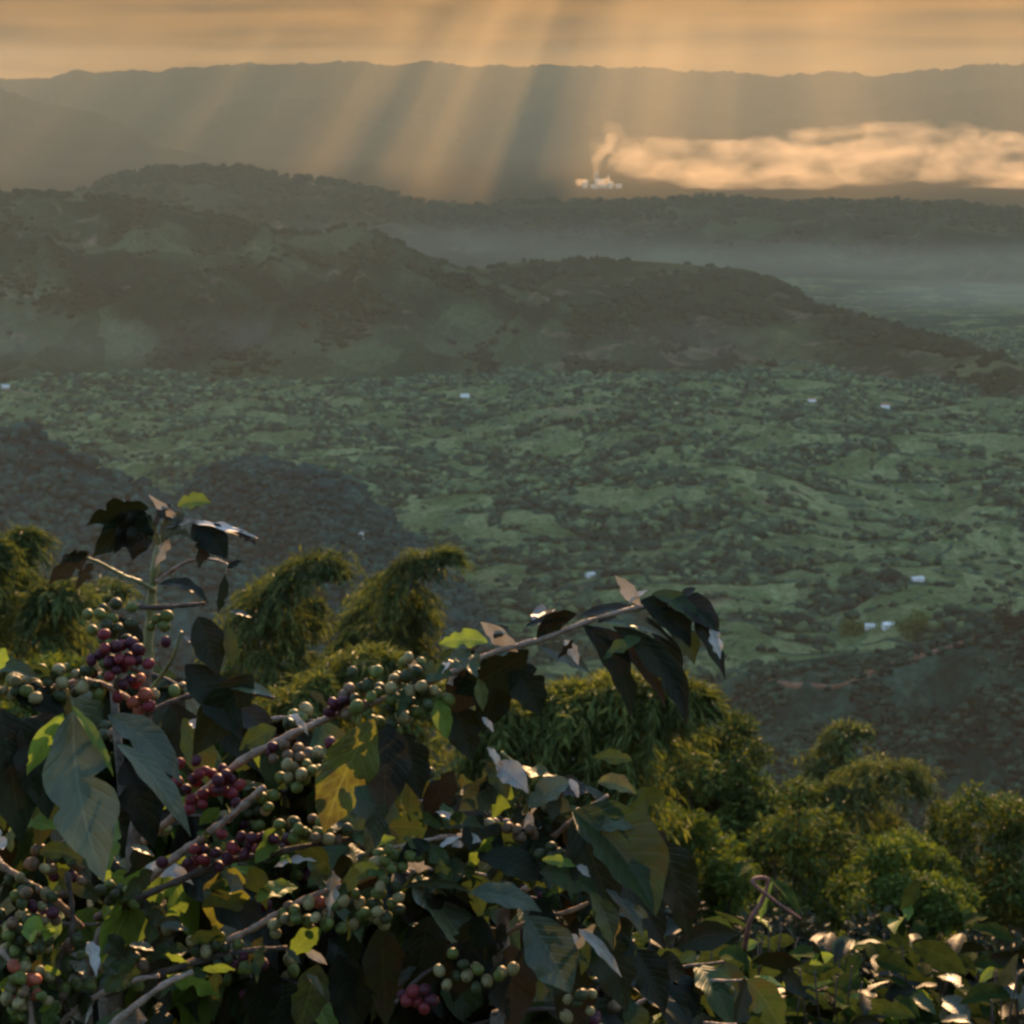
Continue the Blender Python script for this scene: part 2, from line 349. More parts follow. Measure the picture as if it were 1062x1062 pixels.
# ------------------------------------------------------------------ haze: one closed box round everything
def haze():
    x, y0, y1, z0, z1 = 21000, -900, 31000, -640, 900
    V = np.array([(a, b, c) for a in (-x, x) for b in (y0, y1) for c in (z0, z1)])
    Fc = np.array([[0, 1, 3, 2], [4, 6, 7, 5], [0, 4, 5, 1], [2, 3, 7, 6], [0, 2, 6, 4], [1, 5, 7, 3]])
    m, n, out = new_mat('haze_air')
    v = nd(n, 'ShaderNodeVolumePrincipled'); v.inputs['Color'].default_value = (0.96, 0.82, 0.55, 1)
    v.inputs['Density'].default_value = HAZE; v.inputs['Anisotropy'].default_value = 0.12
    n.links.new(v.outputs[0], out.inputs['Volume'])
    mesh_obj('haze', V, Fc, m, smooth=False, kind='stuff')
HAZE = 3.3e-5
haze()
def mist(px, z, r, rad, dens):
    c = np.array(ray(px, 300)); c *= r / np.hypot(c[0], c[1]); c[2] = z
    V0, F0 = ico(4)
    m, n, out = new_mat('mist_air'); L = n.links.new
    v = nd(n, 'ShaderNodeVolumePrincipled'); v.inputs['Color'].default_value = (1.0, 0.86, 0.64, 1); v.inputs['Anisotropy'].default_value = 0.12
    tc = nd(n, 'ShaderNodeTexCoord'); dv = nd(n, 'ShaderNodeVectorMath', operation='DIVIDE'); dv.inputs[1].default_value = rad; L(tc.outputs['Object'], dv.inputs[0])
    ln = nd(n, 'ShaderNodeVectorMath', operation='LENGTH'); L(dv.outputs[0], ln.inputs[0])
    mp = nd(n, 'ShaderNodeMapping'); mp.inputs['Scale'].default_value = (1, 1, 4); L(tc.outputs['Object'], mp.inputs[0])
    t = noise_tex(n, 0.0022, 4, 0.6, mp.outputs[0]); ad = nd(n, 'ShaderNodeMath', operation='MULTIPLY_ADD'); ad.inputs[1].default_value = 0.7; L(t.outputs[0], ad.inputs[0]); L(ln.outputs['Value'], ad.inputs[2])
    mr = nd(n, 'ShaderNodeMapRange', interpolation_type='SMOOTHSTEP'); mr.inputs[1].default_value = 1.3; mr.inputs[2].default_value = 0.35; mr.inputs[3].default_value = 0; mr.inputs[4].default_value = dens
    L(ad.outputs[0], mr.inputs[0]); L(mr.outputs[0], v.inputs['Density']); L(v.outputs[0], out.inputs['Volume'])
    o = mesh_obj('mist', V0 * rad, F0, m, kind='stuff'); o.location = c
mist(960, -452, 5300, (1900, 430, 105), 0.75e-3)
mist(1080, -468, 4720, (900, 420, 62), 1.0e-3)
mist(520, -420, 5450, (1300, 380, 110), 0.55e-3)
mist(200, -470, 3720, (1500, 420, 80), 1.1e-3)

# ------------------------------------------------------------------ woods, far trees, houses and the mill on the plain
def island_mat(name, cols, rough=1.0, spec=0.0, transl=0.0, noise_scale=0.0, lo=0.6):
    """leaf stuff: every separate piece of the mesh gets its own tone"""
    m, n, out = new_mat(name); L = n.links.new
    g = nd(n, 'ShaderNodeNewGeometry')
    r = ramp(n, [(i / (len(cols) - 1), c) for i, c in enumerate(cols)]); L(g.outputs['Random Per Island'], r.inputs[0])
    col = r.outputs[0]
    if noise_scale:
        tc = nd(n, 'ShaderNodeTexCoord'); t = noise_tex(n, noise_scale, 4, 0.65, tc.outputs['Object'])
        vr = ramp(n, [(0.3, (lo,) * 3), (0.7, (1.3,) * 3)]); L(t.outputs[0], vr.inputs[0])
        mu = nd(n, 'ShaderNodeMix', data_type='RGBA', blend_type='MULTIPLY'); mu.inputs[0].default_value = 1
        L(col, mu.inputs[6]); L(vr.outputs[0], mu.inputs[7]); col = mu.outputs[2]
    b = nd(n, 'ShaderNodeBsdfPrincipled'); L(col, b.inputs['Base Color'])
    b.inputs['Roughness'].default_value = rough; b.inputs['Specular IOR Level'].default_value = spec
    sh = b.outputs[0]
    if transl:
        tr = nd(n, 'ShaderNodeBsdfTranslucent'); ms = nd(n, 'ShaderNodeMixShader'); ms.inputs[0].default_value = transl
        hs = nd(n, 'ShaderNodeHueSaturation'); hs.inputs['Hue'].default_value = 0.485; hs.inputs['Saturation'].default_value = 1.15; hs.inputs['Value'].default_value = 1.5
        L(col, hs.inputs['Color']); L(hs.outputs[0], tr.inputs[0]); L(sh, ms.inputs[1]); L(tr.outputs[0], ms.inputs[2]); sh = ms.outputs[0]
    L(sh, out.inputs[0]); return m
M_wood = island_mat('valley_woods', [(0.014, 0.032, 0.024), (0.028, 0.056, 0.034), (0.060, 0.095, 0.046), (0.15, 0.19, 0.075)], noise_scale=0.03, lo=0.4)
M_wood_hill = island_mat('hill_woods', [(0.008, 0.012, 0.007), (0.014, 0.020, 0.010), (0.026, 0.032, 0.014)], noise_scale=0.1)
M_wood_spur = island_mat('spur_woods', [(0.009, 0.030, 0.028), (0.018, 0.050, 0.042), (0.034, 0.080, 0.058)], noise_scale=0.2)
M_wood_dark = island_mat('dark_spur_woods', [(0.007, 0.015, 0.011), (0.018, 0.036, 0.022), (0.048, 0.080, 0.045)], noise_scale=0.25)

def sample_grid(P, nf, n, r_, smin=0.0, smax=1.0):
    nr, na = P.shape[:2]
    i = r_.uniform(smin * (nf - 1), smax * (nf - 1), n); j = r_.uniform(0, na - 1.001, n)
    i0 = i.astype(int); j0 = j.astype(int); i0 = np.minimum(i0, nr - 2)
    fi = (i - i0)[:, None]; fj = (j - j0)[:, None]
    return (P[i0, j0] * (1 - fi) + P[i0 + 1, j0] * fi) * (1 - fj) + (P[i0, j0 + 1] * (1 - fi) + P[i0 + 1, j0 + 1] * fi) * fj

def woods(name, pts, rad, mat, sub=1, seed=0, lift=0.5):
    rad = np.asarray(rad); c = pts.copy(); c[:, 2] += rad * lift
    r_ = np.random.default_rng(seed)
    rr = np.stack([rad * r_.uniform(.7, 1.9, len(rad)), rad * r_.uniform(.7, 1.3, len(rad)), rad * r_.uniform(.6, 1.1, len(rad))], -1)
    P, Fc = lumps(c, rr, sub, 0.55, seed)
    return mesh_obj(name, P, Fc, mat, kind='stuff')

def valley_woods():
    r_ = np.random.default_rng(21); n = 190000
    az = r_.uniform(-0.31, 0.31, n); r = np.sqrt(r_.uniform(1250 ** 2, 4300 ** 2, n))
    x, y = r * np.sin(az), r * np.cos(az)
    d, h = wooded(x, y)
    keep = (d > r_.uniform(0.24, 0.50, n)) | ((h < 0.06) & (r_.random(n) < 0.8))
    for hx, hy in HOUSES:                                           # yards and the view down to each house stay open
        f = (y - hy) * hy / np.hypot(hx, hy) + (x - hx) * hx / np.hypot(hx, hy); side = np.abs((x - hx) * hy - (y - hy) * hx) / np.hypot(hx, hy)
        keep &= ~((side < 13) & (f < 9) & (f > -75))
    x, y = x[keep][:52000], y[keep][:52000]
    P = np.stack([x, y, ground_z(x, y)], -1)
    rad = r_.uniform(1.8, 5.6, len(x)) * (0.8 + 0.5 * np.clip(d[keep][:52000], 0, 1))
    woods('woodland', P, rad, M_wood, 1, 22)
def hill_woods(key, n, rmin, rmax, mat, seed, dens=120., thr=0.0, smin=0.02, crest=0, crest_r=(3, 6)):
    P, nf = H[key]; r_ = np.random.default_rng(seed)
    q = sample_grid(P, nf, n * 4, r_, smin, 1.0)
    d = fbm(q[:, 0] / dens + seed, q[:, 1] / dens * 0.8, 4)
    q = q[d > thr + r_.uniform(-0.2, 0.25, len(q))][:n]
    rad = r_.uniform(rmin, rmax, len(q))
    if crest:
        c = sample_grid(P, nf, crest * 2, r_, 0.985, 1.01)
        dc = perlin(np.arctan2(c[:, 0], c[:, 1]) * 120 + seed, c[:, 1] * 0)
        c = c[dc > r_.uniform(-0.5, 0.3, len(c))][:crest]
        q = np.concatenate([q, c]); rad = np.concatenate([rad, r_.uniform(*crest_r, len(c))])
    woods('woodland', q, rad, mat, 1, seed)
hill_woods('left_hill', 3600, 4, 8, M_wood_hill, 31, 220, 0.3, crest=260, crest_r=(6, 13))
hill_woods('low_hill', 3500, 5, 10, M_wood_hill, 32, 260, 0.15, crest=60, crest_r=(4, 8))
hill_woods('back_ridge', 3500, 8, 14, M_wood_hill, 33, 400, 0.1, smin=0.3, crest=420, crest_r=(8, 17))
hill_woods('spur_a', 9000, 1.8, 4.6, M_wood_spur, 34, 90, -0.3, crest=120, crest_r=(2.5, 6))
hill_woods('spur_b', 9000, 1.8, 4.6, M_wood_spur, 35, 90, -0.3, crest=120, crest_r=(2.5, 6))
hill_woods('spur_right', 6500, 1.0, 3.4, M_wood_dark, 36, 45, -0.1, crest=110, crest_r=(1.5, 4.2))

def on_land(px, py):
    """the nearest point of the land seen at a pixel: the ground or the front of a hill"""
    rd = np.array(ray(px, py)); t = np.geomspace(30, 40000, 6000); q = t[:, None] * rd
    below = np.where(q[:, 2] < ground_z(q[:, 0], q[:, 1]))[0]
    best = q[below[0]] if len(below) else q[-1]
    for P, nf in H.values():
        V = P[:nf + 1].reshape(-1, 3); X, Y, D = proj(V); e = np.hypot(X - px, Y - py)
        i = e.argmin()
        if e[i] < 6 and np.linalg.norm(V[i]) < np.linalg.norm(best): best = V[i]
    return Vector(best)

def box_bm(bm, x0, x1, y0, y1, z0, z1):
    v = [bm.verts.new((x, y, z)) for x in (x0, x1) for y in (y0, y1) for z in (z0, z1)]
    for f in ((0, 1, 3, 2), (4, 6, 7, 5), (0, 4, 5, 1), (2, 3, 7, 6), (0, 2, 6, 4), (1, 5, 7, 3)): bm.faces.new([v[i] for i in f])
def bm_obj(name, bm, mat, parent=None, smooth=False, kind=None, loc=None):
    bmesh.ops.recalc_face_normals(bm, faces=bm.faces[:])
    me = bpy.data.meshes.new(name); bm.to_mesh(me); bm.free()
    if mat: me.materials.append(mat)
    if smooth: me.polygons.foreach_set('use_smooth', np.full(len(me.polygons), True))
    o = bpy.data.objects.new(name, me); C.objects.link(o)
    if parent: o.parent = parent
    if kind: o['kind'] = kind
    if loc is not None: o.location = loc
    return o
M_white = plain('whitewash', (0.82, 0.74, 0.64), 0.8, 0.2, 0.08, 0.5)
M_tin = plain('tin_roof', (0.5, 0.45, 0.38), 0.5, 0.5, 0.15, 0.4)
M_tile = plain('clay_tile', (0.30, 0.12, 0.07), 0.85, 0.2, 0.25, 0.8)
M_glass = plain('window_dark', (0.03, 0.03, 0.035), 0.2, 0.5, 0.1, 1)
M_wooddoor = plain('door_wood', (0.16, 0.09, 0.05), 0.7, 0.2, 0.2, 2)
HOUSES = []
def house(px, py, L, W, Hh, rot, roof, label, wall=None):
    L, W, Hh = L * 0.8, W * 0.8, Hh * 0.85
    p = on_land(px, py); HOUSES.append((p.x, p.y)); e = empty('farmhouse', p, label, 'house', 'farmhouses scattered in the valley'); e.rotation_euler.z = R(rot)
    bm = bmesh.new(); box_bm(bm, -L / 2, L / 2, -W / 2, W / 2, -3, Hh)
    bm_obj('wall', bm, wall or M_white, e)
    bm = bmesh.new(); o = 0.45; rh = W * 0.28
    pr = [(-W / 2 - o, Hh - 0.15), (0, Hh + rh), (W / 2 + o, Hh - 0.15), (W / 2 + o, Hh + 0.05), (0, Hh + rh + 0.25), (-W / 2 - o, Hh + 0.05)]
    a = [bm.verts.new((-L / 2 - o, y, z)) for y, z in pr]; b = [bm.verts.new((L / 2 + o, y, z)) for y, z in pr]
    for i in range(6): bm.faces.new((a[i], a[(i + 1) % 6], b[(i + 1) % 6], b[i]))
    bm.faces.new(a); bm.faces.new(b[::-1]); bm_obj('roof', bm, roof, e)
    bm = bmesh.new(); box_bm(bm, -0.5, 0.5, -W / 2 - 0.08, -W / 2 + 0.05, 0, 2.0); bm_obj('door', bm, M_wooddoor, e)
    for k in (-0.3, 0.3):
        bm = bmesh.new(); box_bm(bm, k * L - 0.5, k * L + 0.5, -W / 2 - 0.06, -W / 2 + 0.05, 0.9, 1.9); bm_obj('window', bm, M_glass, e)
    return e
house(842, 417, 14, 9, 6.0, 20, M_tile, 'small white house with a clay roof alone in a field below the low hill')
house(918, 423, 18, 10, 6.5, -15, M_tile, 'white house with a red gable side on the dark tree line at the right')
house(482, 412, 18, 9, 5.0, 10, M_tin, 'pale tin-roofed house among trees near the middle of the plateau edge')
house(5, 403, 22, 10, 5.5, 0, M_tin, 'whitish house at the far left foot of the big hill')
house(922, 651, 15, 8, 4.5, 12, M_white, 'bright white-roofed house beside the big dark trees above the dirt track')
house(902, 652, 11, 7, 4.0, -6, M_tin, 'low grey-roofed house next to the bright white-roofed one')
house(951, 603, 16, 8, 4.0, 18, M_tin, 'grey roofed shed below a light green field at the right')
house(372, 556, 9, 6, 3.5, -30, M_tin, 'tiny tin-roofed hut on the dark left spur')
house(612, 598, 12, 7, 3.5, 35, M_tin, 'low tin-roofed house among hedges in the middle of the valley')

valley_woods()

def dirt_track():
    V = []; pix = [(792, 700), (800, 706), (830, 712), (880, 712), (915, 690), (950, 682), (985, 672), (1020, 662), (1062, 652), (1110, 640)]
    P, nf = H['spur_right']; S = P[:nf + 1].reshape(-1, 3); X, Y, D = proj(S)
    pts = []
    for (a, b), (c, d) in zip(pix, pix[1:]):
        for t in np.linspace(0, 1, 8, endpoint=False): pts.append((a + (c - a) * t, b + (d - b) * t))
    W = [S[np.argsort((X - a) ** 2 + (Y - b) ** 2)[:6]].mean(0) for a, b in pts]
    W = np.array(W); K = np.ones(7) / 7
    W = np.stack([np.convolve(np.pad(W[:, i], 3, mode='edge'), K, 'valid') for i in range(3)], -1); W[:, 2] += 1.0
    T = np.gradient(W, axis=0); T /= np.linalg.norm(T, axis=1)[:, None]
    S_ = np.cross(T, (0, -0.55, 0.83)); wd = 1.7 + 1.0 * np.sin(np.arange(len(W)) * 0.5)[:, None]
    n = len(W); V = np.concatenate([W - S_ * wd, W + S_ * wd, W - S_ * wd - (0, 0, 2.5), W + S_ * wd - (0, 0, 2.5)])
    i = np.arange(n - 1); Fc = np.concatenate([np.stack([i, i + 1, n + i + 1, n + i], -1), np.stack([2 * n + i, 2 * n + i + 1, i + 1, i], -1), np.stack([n + i, n + i + 1, 3 * n + i + 1, 3 * n + i], -1)])
    mesh_obj('dirt_track', V, Fc, plain('red_earth', (0.17, 0.085, 0.05), 0.95, 0.1, 0.45, 0.2), kind='structure')
dirt_track()

def mill():
    p = pt(622, 193, 1.0); k = -497.0 / p.z; p = Vector(p) * k; p.z = -500
    e = empty('sugar_mill', p, 'bright distant mill sheds with chimneys below the rising smoke', 'factory')
    mat = plain('mill_wall', (0.55, 0.45, 0.36), 0.6, 0.3, 0.1, 0.02); shiny = plain('mill_roof', (0.80, 0.72, 0.62), 0.3, 0.6, 0.08, 0.02)
    for (x, y, L, W, h) in (tuple(0.62 * q for q in g) for g in ((-150, 0, 55, 40, 55), (0, 30, 95, 45, 62), (105, -90, 50, 35, 40), (40, -60, 60, 36, 20), (-60, -80, 70, 30, 16), (190, -60, 60, 30, 18))):
        bm = bmesh.new(); box_bm(bm, x - L / 2, x + L / 2, y - W / 2, y + W / 2, -8, h); w = bm_obj('shed', bm, mat, e)
        bm = bmesh.new(); pr = [(-W / 2 - 2, h), (0, h + W * .3), (W / 2 + 2, h), (0, h + 0.5)]
        a = [bm.verts.new((x - L / 2 - 2, y + q, z)) for q, z in pr]; b = [bm.verts.new((x + L / 2 + 2, y + q, z)) for q, z in pr]
        for i in range(4): bm.faces.new((a[i], a[(i + 1) % 4], b[(i + 1) % 4], b[i]))
        bm.faces.new(a); bm.faces.new(b[::-1]); bm_obj('roof', bm, shiny, e)
    for (x, y, h) in ((-28, 60, 85), (-10, 70, 95), (60, 80, 70)):
        bm = bmesh.new(); bmesh.ops.create_cone(bm, cap_ends=True, segments=16, radius1=6, radius2=4, depth=h)
        o = bm_obj('chimney', bm, plain('chimney_concrete', (0.4, 0.38, 0.35), 0.9, 0.2, 0.1, 0.05), e); o.location = (x, y, h / 2)
    # the smoke: rises, bends over and trails away to the right
    cent, rad = [], []; r_ = np.random.default_rng(8); kk = p.y / (ray(622, 193).y * 1.0)
    def puff(px, py, r, dy=0, sx=1.0): cent.append(np.array(pt(px, py, kk)) + (0, dy, 0)); rad.append((r * sx, r * 0.9, r))
    for t in np.linspace(0, 1, 12): puff(614 + 22 * t ** 1.3 + 3 * math.sin(t * 9), 187 - 50 * t, 16 + 62 * t, 60)
    for t in np.linspace(0, 1, 46):
        top = 140 + 8 * math.sin(t * 9) - 6 * math.exp(-((t - .45) / .2) ** 2) + 12 * max(0, t - 0.5)
        px = 632 + 620 * t
        puff(px, top + 10, r_.uniform(60, 95), r_.uniform(-200, 200), 1.9)
        if t > 0.02: puff(px + r_.uniform(-15, 15), top + 30 + r_.uniform(-5, 5), r_.uniform(75, 110), r_.uniform(-250, 250), 2.0)
        if t > 0.15: puff(px, top + 50, r_.uniform(60, 90), r_.uniform(-250, 250), 2.2)
    vapour('smoke', cent, rad, SMOKE, 0.006, (0.5, 0.5, 1.3), 0.38, 0.80, 22)
    cent.clear(); rad.clear()
    for t in np.linspace(0, 1, 16): puff(613 + 20 * t ** 1.3 + 2.5 * math.sin(t * 9), 188 - 44 * t, 9 + 34 * t, 60)
    vapour('smoke', cent, rad, 0.0075, 0.012, (1, 1, 0.7), 0.30, 0.72, 7)
    cent.clear(); rad.clear()
    for px, py, r in ((600, 189, 26), (606, 188, 20), (622, 190, 24), (629, 188, 28), (634, 191, 20), (643, 199, 26), (618, 196, 16)): puff(px, py, r, -60)
    vapour('steam', cent, rad, 0.016, 0.02, (1, 1, 0.8), 0.25, 0.6, 6)
def vapour(name, cent, rad, dens, nscale, stretch, lo, hi, vox):
    P, Fc = lumps(cent, rad, 3, 0.3, 9)
    m, n, out = new_mat(name + '_vapour'); L = n.links.new
    v = nd(n, 'ShaderNodeVolumePrincipled'); v.inputs['Color'].default_value = (0.99, 0.84, 0.66, 1); v.inputs['Anisotropy'].default_value = 0.3
    tc = nd(n, 'ShaderNodeTexCoord'); mp = nd(n, 'ShaderNodeMapping'); mp.inputs['Scale'].default_value = stretch; L(tc.outputs['Object'], mp.inputs[0])
    t = noise_tex(n, nscale, 4, 0.6, mp.outputs[0])
    mr = nd(n, 'ShaderNodeMapRange'); mr.inputs[1].default_value = lo; mr.inputs[2].default_value = hi; mr.inputs[3].default_value = 0.0; mr.inputs[4].default_value = dens
    L(t.outputs[0], mr.inputs[0]); L(mr.outputs[0], v.inputs['Density']); L(v.outputs[0], out.inputs['Volume'])
    o = mesh_obj(name, P, Fc, m, kind='stuff')
    rm = o.modifiers.new('union', 'REMESH'); rm.mode = 'VOXEL'; rm.voxel_size = vox
SMOKE = 0.0038
mill()

# ------------------------------------------------------------------ trees and bamboo on the slope below the camera
def leaf_cards(pos, direc, nrm, length, width):
    """pointed leaves, each two folded triangles pairs; all arrays (n,3)/(n,)"""
    n = len(pos); d = direc / np.linalg.norm(direc, axis=1)[:, None]
    s = np.cross(d, nrm); s /= np.linalg.norm(s, axis=1)[:, None] + 1e-9; up = np.cross(s, d)
    l = length[:, None]; w = width[:, None] / 2
    m = pos + d * l * 0.42 + up * w * 0.15
    V = np.stack([pos, m - s * w, pos + d * l - up * l * 0.10, m + s * w], 1).reshape(-1, 3)
    return V, np.arange(n * 4).reshape(-1, 4)
def rand_unit(n, r_):
    v = r_.normal(size=(n, 3)); return v / np.linalg.norm(v, axis=1)[:, None]
def catmull(P, k):
    P = np.asarray(P, float); Q = np.concatenate([[2 * P[0] - P[1]], P, [2 * P[-1] - P[-2]]]); out = []
    for i in range(1, len(Q) - 2):
        for t in np.linspace(0, 1, k, endpoint=False):
            a, b, c, d = Q[i - 1:i + 3]
            out.append(0.5 * ((2 * b) + (c - a) * t + (2 * a - 5 * b + 4 * c - d) * t * t + (3 * b - a - 3 * c + d) * t ** 3))
    out.append(P[-1]); return np.array(out)
def tube(P, rad, sides=8):
    P = np.asarray(P, float); n = len(P); rad = np.broadcast_to(rad, n)
    T = np.gradient(P, axis=0); T /= np.linalg.norm(T, axis=1)[:, None] + 1e-12
    ref = np.array([0.31, 0.17, 0.93]) if abs(T[0] @ [0.31, 0.17, 0.93]) < 0.95 else np.array([1.0, 0, 0])
    V = []
    for i in range(n):
        a = np.cross(T[i], ref); a /= np.linalg.norm(a) + 1e-12; b = np.cross(T[i], a)
        ang = np.arange(sides) / sides * 2 * np.pi
        V.append(P[i] + rad[i] * (np.cos(ang)[:, None] * a + np.sin(ang)[:, None] * b))
    V = np.concatenate(V); Fc = []
    for i in range(n - 1):
        for j in range(sides):
            k = (j + 1) % sides; Fc.append((i * sides + j, i * sides + k, (i + 1) * sides + k, (i + 1) * sides + j))
    V = np.concatenate([V, [P[0], P[-1]]]); e = n * sides
    for j in range(sides):
        k = (j + 1) % sides; Fc.append((k, j, e, e)); Fc.append(((n - 1) * sides + j, (n - 1) * sides + k, e + 1, e + 1))
    return V, np.array(Fc)
def join(parts):
    V, Fc, o = [], [], 0
    for v, f in parts: V.append(v); Fc.append(f + o); o += len(v)
    return np.concatenate(V), np.concatenate(Fc)
def fix_tri(Fc):                                     # degenerate quads -> real polygons
    return [tuple(dict.fromkeys(map(int, f))) for f in Fc]

M_culm = plain('bamboo_culm', (0.10, 0.12, 0.04), 0.5, 0.3, 0.3, 3)
M_bark = plain('bark', (0.07, 0.055, 0.04), 0.95, 0.1, 0.4, 6, 0.5)
M_bamb = island_mat('bamboo_leaf', [(0.028, 0.042, 0.011), (0.066, 0.090, 0.022), (0.14, 0.165, 0.046)], 0.6, 0.2, 0.34, 0.35)
M_bamb_y = island_mat('yellow_bamboo_leaf', [(0.042, 0.058, 0.013), (0.090, 0.112, 0.024), (0.17, 0.19, 0.046)], 0.6, 0.2, 0.38, 0.35)
M_tree = island_mat('tree_leaf', [(0.020, 0.034, 0.007), (0.055, 0.080, 0.015), (0.12, 0.15, 0.028)], 0.65, 0.15, 0.24, 0.4)
M_tree_g = island_mat('green_tree_leaf', [(0.034, 0.056, 0.010), (0.070, 0.105, 0.017), (0.12, 0.155, 0.026)], 0.65, 0.15, 0.28, 0.4)
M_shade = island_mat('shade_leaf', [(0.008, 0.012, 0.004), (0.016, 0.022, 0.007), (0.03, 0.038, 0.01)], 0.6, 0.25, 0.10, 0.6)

def root_at(P):
    P = np.asarray(P); return np.array([P[0], P[1], float(ground_z(P[0], P[1])) - 0.1])

def bamboo(plumes, d, label, mat, seed, leaf=(0.34, 0.055), dens=1.0):
    """plumes: [([(px, py), ...] from low to tip, half width px)]"""
    r_ = np.random.default_rng(seed)
    first = np.array(pt(*plumes[0][0][0], d)); base = root_at(first)
    e = empty('bamboo_clump', base, label, 'bamboo', 'bamboo clumps on the slope below')
    LV = []
    for pl, w in plumes:
        dd = d + r_.uniform(-1.5, 1.5)
        P = catmull([np.array(pt(x, y, dd)) for x, y in pl], 14); m = dd / F
        b = base + np.array([r_.uniform(-1, 1), r_.uniform(-1, 1), 0])
        low = P[0]; stem = catmull([b, b * 0.45 + low * 0.55 + (0, 0, 1.0), low], 6)[:-1]
        full = np.concatenate([stem, P]); V, Fc = tube(full, np.linspace(0.07, 0.012, len(full)), 6)
        mesh_obj('culm', V, fix_tri(Fc), M_culm, e, origin=base)
        # tiers of sprays at the nodes: each arches out, bows down and carries hanging leaves
        step = max(2, int(round(15 / (np.linalg.norm(np.diff(P, axis=0), axis=1).mean() / m)))); nodes = np.arange(1, len(P), step)
        per = int(13 * dens); i = np.repeat(nodes, per); n = len(i); t = i / (len(P) - 1)
        i = np.clip(i + r_.integers(-1, 2, n), 0, len(P) - 1)
        rad = w * 1.45 * m * (0.55 + 0.75 * np.sin(np.pi * np.clip(0.12 + t * 0.8, 0, 1))) * np.where(t > 0.8, 1 - (t - 0.8) * 3.4, 1)
        ou = rand_unit(n, r_); ou[:, 2] = np.abs(ou[:, 2]) * 0.55
        reach = rad * r_.uniform(0.45, 1.15, n); k = 24
        s = np.linspace(0.18, 1, k)[None, :, None] * np.ones((n, 1, 1))
        Q = P[i][:, None, :] + ou[:, None, :] * reach[:, None, None] * s
        Q[:, :, 2] += reach[:, None] * (0.40 * s[:, :, 0] - 0.75 * s[:, :, 0] ** 2)
        tang = ou[:, None, :] * 0.8 - np.array([0, 0, 0.9])[None, None, :] * s
        dirs = (tang + r_.normal(size=(n, k, 3)) * 0.5).reshape(-1, 3); dirs[:, 2] -= 0.2
        pos = Q.reshape(-1, 3) + r_.normal(size=(n * k, 3)) * 0.03
        L_ = r_.uniform(0.7, 1.3, n * k) * leaf[0]
        LV.append(leaf_cards(pos, dirs, rand_unit(n * k, r_) * 0.7 + (0, 0, 1.2), L_, L_ * leaf[1] / leaf[0]))
    V, Fc = join(LV)
    mesh_obj('foliage', V, Fc, mat, e, smooth=False, origin=base)
    return e

def leafy_tree(clumps, d, label, mat, seed, name='broadleaf_tree', leaf=0.24, per=420, depth=2.2, fill=0.2, group='broadleaf trees on the slope below'):
    """clumps: [(px, py, radius px)] ball shaped bunches making up the crown"""
    r_ = np.random.default_rng(seed)
    cl = [np.array(pt(x, y, d + r_.uniform(-depth, depth))) for x, y, r in clumps]; rr = [r * d / F for _, _, r in clumps]
    cen = np.mean(cl, 0); base = root_at(cen)
    e = empty(name, base, label, 'tree', group)
    hub = np.array([cen[0], cen[1], min(c[2] for c in cl) - 0.5])
    if hub[2] < base[2] + 1: hub[2] = base[2] + 1
    tr = catmull([base, base * 0.5 + hub * 0.5 + (r_.uniform(-.4, .4), r_.uniform(-.4, .4), 0), hub], 6)
    V, Fc = tube(tr, np.linspace(0.24, 0.13, len(tr)), 8); trunk = mesh_obj('trunk', V, fix_tri(Fc), M_bark, e, origin=base)
    limbs = []
    for c in cl[::max(1, len(cl) // 14)]:
        limbs.append(tube(catmull([hub, hub * 0.4 + c * 0.6 - (0, 0, 0.3), c], 5), np.linspace(0.09, 0.025, 11), 6))
    V, Fc = join(limbs); mesh_obj('limbs', V, fix_tri(Fc), M_bark, e, origin=base)
    LV = []
    for c, r in zip(cl, rr):
        n = int(per * (r / (18 * d / F)) ** 1.6) + 40
        u = rand_unit(n, r_); sh = np.where(r_.random(n) < fill, r_.uniform(0.2, 0.8, n), r_.uniform(0.8, 1.12, n))
        lump = 1 + 0.28 * np.sin(u[:, 0] * 5 + seed) * np.sin(u[:, 2] * 6 + c[0]) + 0.15 * np.sin(u[:, 1] * 9)
        pos = c + u * (r * sh * lump)[:, None] * np.array([1, 1, 0.8])
        dirs = u * 0.7 + r_.normal(size=(n, 3)) * 0.55; dirs[:, 2] -= 0.35
        L_ = r_.uniform(0.6, 1.35, n) * leaf
        LV.append(leaf_cards(pos, dirs, u + rand_unit(n, r_) * 0.6, L_, L_ * 0.42))
    V, Fc = join(LV); mesh_obj('crown', V, Fc, mat, e, smooth=False, origin=base)
    return e
def blob(cx, cy, w, h, n, r, seed, top=True):
    """clump centres spread through a rounded crown of w x h pixels, cy its top"""
    r_ = random.Random(seed); out = []
    while len(out) < n:
        a, b = r_.uniform(-1, 1), r_.uniform(-1, 1)
        if a * a + b * b < 1: out.append((cx + a * w * 0.5, cy + h * 0.5 + b * h * 0.5, r * r_.uniform(0.7, 1.25)))
    return out

